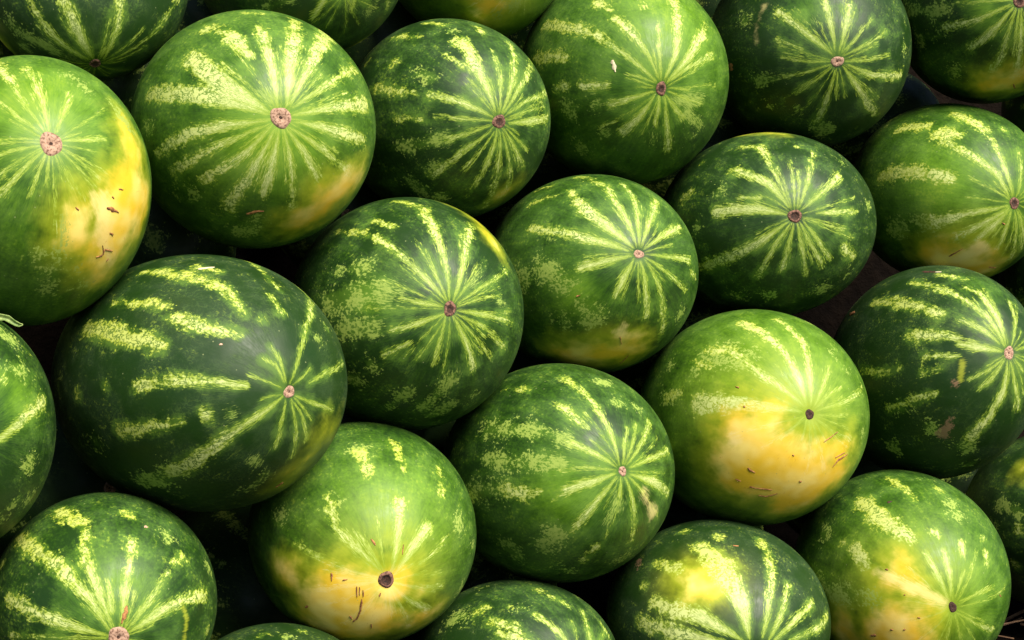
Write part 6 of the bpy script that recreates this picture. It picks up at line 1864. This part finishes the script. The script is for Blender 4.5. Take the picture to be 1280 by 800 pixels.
m 116.9,94.3,3.5;128.1,94.6,7.5;139.4,95.1,4.2
s 144.6,97.7,5.9;153.7,96.0,4.7;162.8,95.5,4.2
s 56.2,122.8,2.6;66.7,122.9,4.1;77.2,124.0,5.6
m 90.7,123.3,4.9;100.4,122.9,3.7;110.1,122.4,5.9
m 117.5,124.3,3.8;130.3,124.0,4.3;143.2,119.8,4.0
m 153.5,121.8,5.1;160.3,123.3,7.7;167.1,119.8,5.0
s 50.9,160.6,4.2;60.6,158.6,5.9;70.4,159.6,4.7
m 73.1,159.1,2.5;85.2,159.8,6.3;97.3,158.3,5.0
s 102.9,158.7,3.2;107.4,158.9,6.4;111.9,158.7,5.3
m 116.1,155.6,4.0;124.8,156.2,7.9;133.4,159.6,5.2
s 138.4,158.3,2.2;147.2,156.1,7.1;155.9,156.2,5.6
s 163.9,159.7,3.6;169.0,155.9,3.8;174.2,155.6,5.1
s 60.4,176.4,5.8;69.0,178.5,7.9;77.6,178.2,2.9
s 89.1,176.3,2.5;95.2,176.3,5.8;101.3,174.7,4.4
s 109.2,178.0,3.7;119.5,174.6,7.9;129.7,176.9,3.9
m 140.8,177.9,3.8;151.9,176.4,7.1;163.0,179.2,4.4
m 43.9,207.2,3.4;54.6,208.5,6.8;65.4,203.7,4.0
m 78.3,204.9,2.6;88.7,209.3,7.3;99.0,206.0,3.6
m 108.8,206.4,5.9;115.1,206.2,3.1;121.5,204.1,2.6
m 127.9,205.2,5.2;137.9,206.5,7.7;147.8,208.1,3.9
s 153.7,205.6,2.1;161.9,205.3,3.4;170.1,204.2,2.5
s 54.0,239.3,2.5;59.7,243.0,3.8;65.4,241.4,4.0
s 77.3,240.9,5.0;85.9,239.4,4.9;94.5,238.4,5.5
m 106.6,240.0,4.4;118.3,239.0,5.4;130.0,239.5,5.7
s 142.8,238.8,2.0;149.0,241.1,4.5;155.2,239.2,3.8
s 44.3,278.8,3.3;52.7,276.6,5.2;61.2,277.8,4.9
s 66.3,278.9,3.6;76.0,276.3,4.2;85.7,278.6,2.2
m 88.8,276.9,2.4;96.7,277.3,4.3;104.7,274.6,3.4
s 117.3,273.5,2.4;124.0,276.0,3.1;130.7,277.4,4.4
m 134.5,275.5,3.0;147.1,279.2,6.8;159.7,276.6,3.4
m 61.5,308.3,5.7;70.7,304.5,6.1;79.9,308.4,5.2
s 87.5,306.2,3.2;99.2,306.0,7.1;111.0,303.8,2.0
m 114.6,304.1,2.1;120.7,304.9,6.0;126.8,307.8,3.9
s 129.3,303.6,4.4;141.2,304.5,6.6;153.2,307.8,5.3
s 157.1,307.4,3.8;167.9,305.9,5.5;178.7,309.0,2.5
s 56.3,320.7,3.4;67.7,321.8,7.9;79.1,324.7,5.7
m 91.7,322.8,4.6;100.2,323.6,4.7;108.6,321.4,2.5
s 116.1,320.8,4.5;128.7,325.2,6.5;141.3,324.6,5.7
m 145.5,323.1,3.3;155.2,320.3,4.7;164.9,323.9,3.3
m 53.4,3.2,5.1;65.9,4.5,4.0;78.3,2.8,3.0
s 90.5,3.9,2.5;97.3,5.0,3.6;104.0,3.7,5.6
m 109.7,1.8,5.0;120.5,6.7,5.4;131.3,3.1,2.9
m 141.9,3.0,3.7;154.6,6.5,5.9;167.4,4.7,2.5
s 53.3,35.0,3.8;64.3,33.6,3.4;75.4,34.8,3.1
m 77.9,31.1,2.7;84.5,32.8,4.7;91.2,31.9,2.7
s 99.6,31.5,5.1;107.1,30.9,4.9;114.7,31.6,4.9
m 127.6,34.2,2.3;137.6,30.4,6.2;147.6,35.0,5.4
s 160.1,34.5,3.4;169.1,36.2,7.9;178.1,34.6,2.9
@r0 -0.7027,1.9234,0.7907 0.8112,0.5603,0.1379,0.0952 0.1294,0.1283,0.1490
@r1 -0.7627,2.0229,0.5409 0.7799,0.5881,0.1710,0.1290 0.1267,0.1267,0.1498
@r2 -0.5426,1.6381,0.0641 0.7523,0.5952,0.2215,0.1752 0.1241,0.1217,0.1407
@r3 -0.7365,1.7112,0.2190 0.7430,0.6087,0.2152,0.1763 0.1255,0.1264,0.1536
@r4 -0.6948,2.0935,0.9818 0.7907,0.5851,0.1450,0.1073 0.1144,0.1174,0.1375
@r5 -0.3918,2.1503,1.1301 0.7543,0.6211,0.1642,0.1352 0.1232,0.1211,0.1490
@r6 -0.1744,2.3325,1.1488 0.6868,0.6933,0.1537,0.1551 0.1272,0.1306,0.1579
@r7 0.0660,2.3395,1.0758 0.7864,0.5932,0.1376,0.1038 0.1106,0.1128,0.1356
@r8 0.3010,2.2809,1.0509 0.8065,0.5674,0.1359,0.0956 0.1181,0.1151,0.1426
@r9 0.5931,2.5121,1.0424 0.7573,0.6379,0.1069,0.0900 0.1187,0.1193,0.1415
@r10 0.8615,2.5138,0.9499 0.7211,0.6538,0.1699,0.1540 0.1169,0.1161,0.1335
@r11 1.0422,2.5215,0.5509 0.7501,0.6456,0.1087,0.0936 0.1164,0.1160,0.1404
@r12 0.9722,2.3745,0.2573 0.7807,0.6094,0.1090,0.0851 0.1187,0.1194,0.1419
@b13 -0.4598,2.0279,0.7716 0.8857,0.1605,0.4287,0.0777 0.0728,0.0750,0.0885
@b14 0.7397,2.4879,0.0946 0.1608,-0.7261,0.1445,-0.6527 0.1016,0.1023,0.1181
@b15 -0.4567,2.0561,0.5864 0.3018,0.9206,0.0772,0.2354 0.1008,0.1013,0.1223
@b16 -0.3438,1.9540,0.1425 0.6944,0.6416,0.2393,0.2211 0.1199,0.1167,0.1384
@b17 -0.5491,1.8896,0.3107 0.7276,0.5850,0.2792,0.2245 0.1092,0.1082,0.1342
@b18 -0.1812,2.1034,0.3042 0.8791,0.4165,0.2094,0.0992 0.1109,0.1129,0.1333
@b19 -0.2297,2.2225,0.5912 0.7339,0.6758,0.0505,0.0465 0.0987,0.1015,0.1266
@b20 0.0329,2.3994,0.6333 0.8024,0.4420,0.3512,0.1935 0.1094,0.1082,0.1278
@b21 0.2671,2.4588,0.6265 0.6721,0.5749,0.3546,0.3034 0.1137,0.1109,0.1321
@b22 0.5563,2.5652,0.6644 0.6753,0.6698,0.2193,0.2175 0.1075,0.1044,0.1252
@b23 -0.4235,2.2000,0.8313 0.5857,0.7100,0.2488,0.3017 0.1045,0.1064,0.1296
@b24 0.2445,2.2189,0.1470 0.7000,0.6942,0.1191,0.1181 0.1072,0.1062,0.1258
@b25 0.5087,2.3208,0.1741 0.7574,0.0519,-0.6493,-0.0445 0.1102,0.1116,0.1295
@b26 -0.0429,2.0734,0.1070 0.5326,0.8441,-0.0331,-0.0525 0.1022,0.1006,0.1162
@b27 0.0115,2.2832,0.3595 0.8169,0.5611,0.1101,0.0757 0.1175,0.1157,0.1337
@b28 0.2414,2.3523,0.3792 0.8599,0.2428,0.4321,0.1220 0.1081,0.1083,0.1310
@b29 -0.2090,2.3433,0.8040 0.6487,0.6305,0.3056,0.2971 0.1187,0.1164,0.1424
@b30 0.8525,2.6491,0.4535 0.8614,0.5041,-0.0537,-0.0314 0.1141,0.1136,0.1337
@b31 0.0618,2.5699,0.8182 0.8190,-0.5668,0.0737,-0.0510 0.1154,0.1184,0.1401
@b32 0.3201,2.5633,0.8427 0.9265,0.1228,-0.3525,-0.0467 0.1074,0.1076,0.1324
"""
INFO = {
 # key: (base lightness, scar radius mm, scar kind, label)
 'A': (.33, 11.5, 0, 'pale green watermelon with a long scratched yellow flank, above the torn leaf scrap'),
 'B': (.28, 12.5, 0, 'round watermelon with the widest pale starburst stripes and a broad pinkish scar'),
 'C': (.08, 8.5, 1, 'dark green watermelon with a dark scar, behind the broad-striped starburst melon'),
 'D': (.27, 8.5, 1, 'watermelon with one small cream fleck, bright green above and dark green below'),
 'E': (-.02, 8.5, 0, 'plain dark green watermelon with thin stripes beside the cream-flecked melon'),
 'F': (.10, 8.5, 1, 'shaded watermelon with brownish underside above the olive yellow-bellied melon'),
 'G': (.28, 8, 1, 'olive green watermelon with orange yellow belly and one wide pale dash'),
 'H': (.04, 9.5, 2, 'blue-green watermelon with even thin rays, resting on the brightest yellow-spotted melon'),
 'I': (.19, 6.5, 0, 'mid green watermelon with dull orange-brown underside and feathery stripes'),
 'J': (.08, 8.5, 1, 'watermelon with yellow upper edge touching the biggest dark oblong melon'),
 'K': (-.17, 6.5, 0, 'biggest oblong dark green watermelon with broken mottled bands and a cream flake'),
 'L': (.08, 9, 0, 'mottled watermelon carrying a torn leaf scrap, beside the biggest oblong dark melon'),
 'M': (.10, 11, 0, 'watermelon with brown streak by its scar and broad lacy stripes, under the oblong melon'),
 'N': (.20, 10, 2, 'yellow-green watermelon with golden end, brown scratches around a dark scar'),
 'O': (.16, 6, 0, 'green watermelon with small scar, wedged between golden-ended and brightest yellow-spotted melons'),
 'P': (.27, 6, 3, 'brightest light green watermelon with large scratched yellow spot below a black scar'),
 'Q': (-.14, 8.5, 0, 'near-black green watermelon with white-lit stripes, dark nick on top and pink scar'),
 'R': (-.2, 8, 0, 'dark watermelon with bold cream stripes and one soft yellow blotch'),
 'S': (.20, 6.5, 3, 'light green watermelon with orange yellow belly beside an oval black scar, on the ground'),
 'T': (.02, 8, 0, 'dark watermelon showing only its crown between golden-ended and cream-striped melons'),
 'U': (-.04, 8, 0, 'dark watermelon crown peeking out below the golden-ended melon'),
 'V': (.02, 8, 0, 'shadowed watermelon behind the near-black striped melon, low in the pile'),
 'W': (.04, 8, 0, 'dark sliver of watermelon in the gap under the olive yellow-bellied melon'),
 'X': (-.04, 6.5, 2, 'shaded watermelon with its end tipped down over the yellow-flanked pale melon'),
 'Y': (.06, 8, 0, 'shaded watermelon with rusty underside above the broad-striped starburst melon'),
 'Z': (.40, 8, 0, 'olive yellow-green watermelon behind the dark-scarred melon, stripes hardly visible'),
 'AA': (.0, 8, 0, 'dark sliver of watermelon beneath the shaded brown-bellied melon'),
}
def grid(nl, npol):
    t = np.linspace(0, 1, npol+1)[1:-1]
    th = math.pi*(t*.75 + .25*t*t)                      # rows a little closer near the blossom end
    th = np.concatenate([[R(1.2), R(2.2), R(3.2)], th[th > R(3.6)]])
    ph = np.linspace(0, 2*math.pi, nl, endpoint=False)
    T, Pp = np.meshgrid(th, ph, indexing='ij')
    q = np.stack([np.sin(T)*np.cos(Pp), np.sin(T)*np.sin(Pp), np.cos(T)], -1).reshape(-1, 3)
    q = np.concatenate([[[0, 0, 1.]], q, [[0, 0, -1.]]]); T = np.concatenate([[0], T.ravel(), [math.pi]])
    nr = len(th); F = []
    for j in range(nl): F.append((0, 1+j, 1+(j+1) % nl))
    a = np.arange(nl); b = (a+1) % nl
    for i in range(nr-1):
        o0 = 1+i*nl; o1 = o0+nl
        F += list(zip((o0+a).tolist(), (o1+a).tolist(), (o1+b).tolist(), (o0+b).tolist()))
    last = 1+nr*nl
    for j in range(nl): F.append((1+(nr-1)*nl+j, last, 1+(nr-1)*nl+(j+1) % nl))
    return q, T, F
GRIDS = {'fine': grid(240, 112), 'coarse': grid(112, 56)}
def lump(q, seed):
    rs = np.random.default_rng(seed); v = np.zeros(len(q))
    for i in range(7):
        d = rs.normal(size=3); d /= np.linalg.norm(d)
        v += rs.uniform(.5, 1)*np.sin(q@d*rs.uniform(1.6, 4.2)+rs.uniform(0, 6.3))
    return 1 + v*.0030
def shape(q, ax, seed):                                 # unit directions -> points on this melon's skin
    th = np.arccos(np.clip(q[:, 2], -1, 1))
    f = lump(q, seed) * (1 - .012*np.exp(-(th/.085)**2))   # slight dimple at the blossom end
    return q*ax*f[:, None]
def seg_field(V, strokes, ax, soft=False, sub=6):
    best = np.full(len(V), -60., np.float32) if not soft else np.zeros(len(V), np.float32)
    for pts in strokes:
        q = [(unit(a, b), w) for a, b, w in pts]; line = []
        if len(q) == 1: q = q*2
        for (p0, w0), (p1, w1) in zip(q[:-1], q[1:]):
            k = 1 if np.dot(p0, p1) > .9995 else (min(3, sub) if np.dot(p0, p1) > .9 else sub)
            for t in np.arange(k)/k:
                d = p0*(1-t)+p1*t; line.append((d/np.linalg.norm(d)*ax*1000, w0*(1-t)+w1*t))
        line.append((q[-1][0]*ax*1000, q[-1][1]))
        for (p0, w0), (p1, w1) in zip(line[:-1], line[1:]):
            d = p1-p0; L = max(float(d@d), 1e-6)
            t = np.clip(((V-p0)@d)/L, 0, 1)
            dist = np.linalg.norm(V-p0-t[:, None]*d, axis=1); w = w0+(w1-w0)*t
            best = np.maximum(best, np.exp(-(dist/w)**2*1.4) if soft else w-dist)
    return best
def patch(name, pts, ax, seed, mat, parent, lift=.0007):   # a small raised ribbon with ragged edges lying on the skin
    rs = random.Random(seed); q = [(unit(a, b), w/1000) for a, b, w in pts]
    line = []
    for (p0, w0), (p1, w1) in zip(q[:-1], q[1:]):
        for t in (0, .33, .67): line.append((p0*(1-t)+p1*t, w0*(1-t)+w1*t))
    line.append(q[-1])
    pos = shape(np.array([p/np.linalg.norm(p) for p, _ in line]), ax, seed % 997 if False else SEED[0])
    n = len(pos); tip = []
    rows = []
    for i in range(n):
        tan = pos[min(i+1, n-1)]-pos[max(i-1, 0)]; nrm = pos[i]/ax**2; nrm /= np.linalg.norm(nrm)
        side = np.cross(nrm, tan); side /= np.linalg.norm(side)+1e-9
        w = line[i][1]*(.55 if i in (0, n-1) else 1)
        a = w*rs.uniform(.35, 1.5); b = w*rs.uniform(.35, 1.5)
        rows.append((pos[i]-side*a+nrm*lift*.15, pos[i]-side*a*.4+nrm*lift, pos[i]+side*b*.4+nrm*lift, pos[i]+side*b+nrm*lift*.15))
    t0 = rows[0][1]-(rows[1][1]-rows[0][1])*.35
    V = [tuple(v) for r_ in rows for v in r_]; Fc = []
    for i in range(n-1):
        for j in range(3): Fc.append((i*4+j, i*4+j+1, i*4+j+5, i*4+j+4))
    me = bpy.data.meshes.new(name); me.from_pydata(V, [], Fc); smooth(me)
    return link(name, me, mat, parent)
def scar(parent, ax, rad, kind, seed):
    rs = random.Random(seed); N = 26
    prof = [(0, .04), (.16, .05), (.30, .12), (.55, .17), (.80, .14), (.95, .05), (1.06, -.10)]
    if kind == 2: prof = [(0, .03), (.25, .03), (.48, .08), (.62, .20), (.82, .18), (.95, .06), (1.06, -.10)]
    z0 = ax[2]*lumpz(seed)*(1-.012)
    ecc = rs.uniform(.76, 1.0); rot = rs.uniform(0, 3.1)
    w1, w2, w3 = rs.uniform(0, 6), rs.uniform(0, 6), rs.uniform(0, 6)
    wob = [1+.07*math.sin(4*math.pi*j/N+w1)+.05*math.sin(6*math.pi*j/N+w2)+.03*math.sin(10*math.pi*j/N+w3) for j in range(N)]
    V = [(0, 0, z0 + prof[0][1]*rad)]; Fc = []
    for a, hgt in prof[1:]:
        for j in range(N):
            t = 2*math.pi*j/N; w = 1+(wob[j]-1)*a
            x, y = math.cos(t)*a*rad*w, math.sin(t)*a*rad*w*ecc
            x, y = x*math.cos(rot)-y*math.sin(rot), x*math.sin(rot)+y*math.cos(rot)
            qd = np.array([[x/ax[0], y/ax[1], 1.]]); qd[0, 2] = math.sqrt(max(.1, 1-qd[0, 0]**2-qd[0, 1]**2))
            zz = shape(qd/np.linalg.norm(qd), ax, SEED[0])[0, 2]
            V.append((x, y, zz + (hgt + rs.uniform(-.02, .02))*rad*.9))
    for j in range(N): Fc.append((0, 1+j, 1+(j+1) % N))
    for i in range(len(prof)-2):
        for j in range(N): Fc.append((1+i*N+j, 1+(i+1)*N+j, 1+(i+1)*N+(j+1) % N, 1+i*N+(j+1) % N))
    me = bpy.data.meshes.new('blossom_scar'); me.from_pydata(V, [], Fc)
    o = link('blossom_scar', me, PIT if kind == 3 else CORK if kind == 0 else CORK2, parent)
    me.materials.append(PIT)
    lim = {0: N*1, 1: N*3, 2: N*3, 3: 0}[kind]            # faces of the darker hollow in the middle
    for i, p in enumerate(me.polygons): p.use_smooth = True; p.material_index = 1 if i < lim and kind != 3 else 0
    return o
SEED = [0]
def thin_rays(seed):                                     # hair-thin pale rays between the broad ones
    g = random.Random(seed+50); u = g.uniform; out = []
    for i in range(16):
        ph = 22.5*i+u(-9, 9); L = u(9, 36); d = u(-5, 5)
        out.append(('s', [(4, ph, .45), (4+L*.6, ph+d*.5, u(.5, 1.3)), (4+L, ph+d, u(.3, 1.6))]))
    return out
def random_marks(seed):
    g = random.Random(seed); u = g.uniform; out = []; n = g.randint(11, 13); off = u(0, 360)
    for i in range(n+5):
        ph = off+360*i/(n+5)+u(-7, 7); L = u(22, 55)
        out.append(('s', [(4.5, ph, .8), (4.5+L*.5, ph+u(-2, 2), u(2, 3.5)), (4.5+L, ph+u(-4, 4), u(2, 6))]))
    for i in range(n):
        ph = off+360*i/n+u(-9, 9); th = u(40, 62)
        while th < 165:
            L = u(8, 26)
            out.append(('s' if u(0, 1) < .6 else 'm', [(th, ph+u(-3, 3), u(2, 6)), (th+L/2, ph+u(-3, 3), u(3, 8)), (th+L, ph+u(-3, 3), u(2, 6))]))
            th += L+u(2, 14)
    return out
def lumpz(seed): return float(lump(np.array([[0, 0, 1.]]), SEED[0])[0])
PARTS = {'b': ('scab', SCAB), 'w': ('dry_flake', FLAKE), 'k': ('rot_nick', DARK), 'o': ('scab', PINK)}

blocks = []
for ln in DATA.strip().split('\n'):
    if ln[0] == '@':
        k, c, qn, ax = ln[1:].split(); blocks.append((k, c, qn, ax, []))
    else:
        ch, body = ln.split(' ')
        blocks[-1][4].append((ch, [tuple(map(float, t.split(','))) for t in body.split(';')]))
for bi, (k, c, qn, ax, marks) in enumerate(blocks):
    ax = np.array(list(map(float, ax.split(',')))); SEED[0] = bi*13+5
    front = k in INFO
    q, T, Fc = GRIDS['fine' if front else 'coarse']
    V = shape(q, ax, SEED[0])
    me = bpy.data.meshes.new('watermelon'); me.from_pydata(V.tolist(), [], Fc); smooth(me)
    base, srad, skind, label = INFO.get(k, (-.28 if k[0] == 'b' else .05 + .2*((bi*37) % 10)/10, 8.5, bi % 2, None))  # hidden melons: darkness of the gaps painted into their skin lightness
    if not front: marks += [(('m' if k[0] == 'b' else t_), p_) for t_, p_ in random_marks(bi) if k[0] != 'b' or p_[0][0] > 30]
    else:
        if k not in 'LKR': marks += thin_rays(bi)
        marks = [(t_, [(a_, b_, w_*{'B': 1.02, 'R': 1.0, 'M': .9, 'D': 1.0, 'G': 1.05, 'P': 1.0, 'N': 1.0, 'S': .95, 'A': 1.0}.get(k, .8)) for a_, b_, w_ in p_]) if t_ == 's' else (t_, p_) for t_, p_ in marks]
    Vm = (q*ax*1000).astype(np.float32)
    SUB = 6 if front else 1
    ch = lambda s: [p for t, p in marks if t == s]
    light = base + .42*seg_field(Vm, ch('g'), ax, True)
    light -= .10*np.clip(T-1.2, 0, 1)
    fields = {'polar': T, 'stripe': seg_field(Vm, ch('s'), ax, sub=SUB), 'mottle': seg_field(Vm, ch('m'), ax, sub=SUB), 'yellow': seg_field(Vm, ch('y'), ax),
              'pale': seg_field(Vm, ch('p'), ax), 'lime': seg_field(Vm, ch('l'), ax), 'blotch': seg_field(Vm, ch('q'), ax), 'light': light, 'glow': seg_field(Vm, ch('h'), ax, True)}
    for nm, f in fields.items():
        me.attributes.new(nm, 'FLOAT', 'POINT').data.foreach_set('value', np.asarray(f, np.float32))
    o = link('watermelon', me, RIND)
    o.location = tuple(map(float, c.split(','))); o.rotation_mode = 'QUATERNION'; o.rotation_quaternion = Quaternion(tuple(map(float, qn.split(','))))
    o['category'] = 'watermelon'
    if front: o['label'] = label; o['group'] = 'watermelons in the face of the pile'
    elif k[0] == 'b': o['label'] = 'watermelon hidden in the dark behind the front layer of the pile'; o['group'] = 'watermelons deep inside the pile'
    else: o['label'] = 'watermelon at the outer margin of the pile beyond the visible ones'; o['group'] = 'watermelons at the margin of the pile'
    scar(o, ax, srad/1000, skind, bi)
    for i, (t, p) in enumerate(marks):
        if t in PARTS: patch(PARTS[t][0], p, ax, bi*100+i, PARTS[t][1], o)

# ------------------------------------------------------------------ torn leaf scrap lying on a melon
def leaf_scrap():
    o0 = Vector((-0.5051, 1.5618, 0.5789))                              # where it touches the rind
    # rows across the leaf: (along, left edge, right edge, height) in mm; two lobes folded against each other
    rows = [(-9, -2.5, 3, 2), (-3, -4, 5.5, 4.5), (4, -4.5, 6.5, 5), (10, -5, 3.5, 3), (14, -3, 4.5, 2), (20, -4.5, 5.5, 0), (26, -5, 2.5, -3), (31, -3, 1.5, -5.5), (34.5, -.6, .8, -6)]
    V = []; Fc = []
    rs = random.Random(4)
    for x, a, b, z in rows:
        for s in (0, .25, .5, .75, 1):
            y = a+(b-a)*s; fold = 2.4*abs(s-.5)*2
            V.append((x/1000+rs.uniform(-.0006, .0006), -fold/1000*1.2-.004+z/9000, (z+y*.85+rs.uniform(-.5, .5))/1000))
    for i in range(len(rows)-1):
        for j in range(4): Fc.append((i*5+j, (i+1)*5+j, (i+1)*5+j+1, i*5+j+1))
    me = bpy.data.meshes.new('leaf_scrap'); me.from_pydata(V, [], Fc); smooth(me)
    o = link('leaf_scrap', me, LEAF); o.location = o0; o.scale = (.85, .85, .85)
    sd = o.modifiers.new('thickness', 'SOLIDIFY'); sd.thickness = .0006
    o['label'] = 'small torn pale green leaf scrap on top of a watermelon'; o['category'] = 'leaf'
leaf_scrap()

# ------------------------------------------------------------------ dry straw littering the ground by the lowest melon
def straw():
    rs = random.Random(9); V = []; Fc = []
    cx, cy = 0.7074, 2.1651
    for i in range(24):
        x, y = cx+rs.gauss(0, .10), cy+rs.gauss(0, .07); a = rs.gauss(.5, .6); L = rs.uniform(.05, .14); r_ = rs.uniform(.0012, .003)
        z = .004+rs.uniform(0, .022); dz = rs.uniform(-.008, .008); d = Vector((math.cos(a), math.sin(a), 0)); s = Vector((-d.y, d.x, 0))
        n = len(V)
        for k in range(4):
            c = Vector((x, y, z))+d*L*(k/3-.5)+Vector((0, 0, dz*(k/3-.5)))+s*rs.uniform(-.003, .003)
            for e in (s*r_, Vector((0, 0, r_)), -s*r_, Vector((0, 0, -r_))): V.append(tuple(c+e))
        for k in range(3):
            for j in range(4): Fc.append((n+k*4+j, n+k*4+(j+1) % 4, n+(k+1)*4+(j+1) % 4, n+(k+1)*4+j))
    me = bpy.data.meshes.new('dry_straw'); me.from_pydata(V, [], Fc)
    o = link('dry_straw', me, STRAW); o['kind'] = 'stuff'; o['label'] = 'dry brown straw littered on the dark ground beside the lowest melon'; o['category'] = 'straw'
straw()
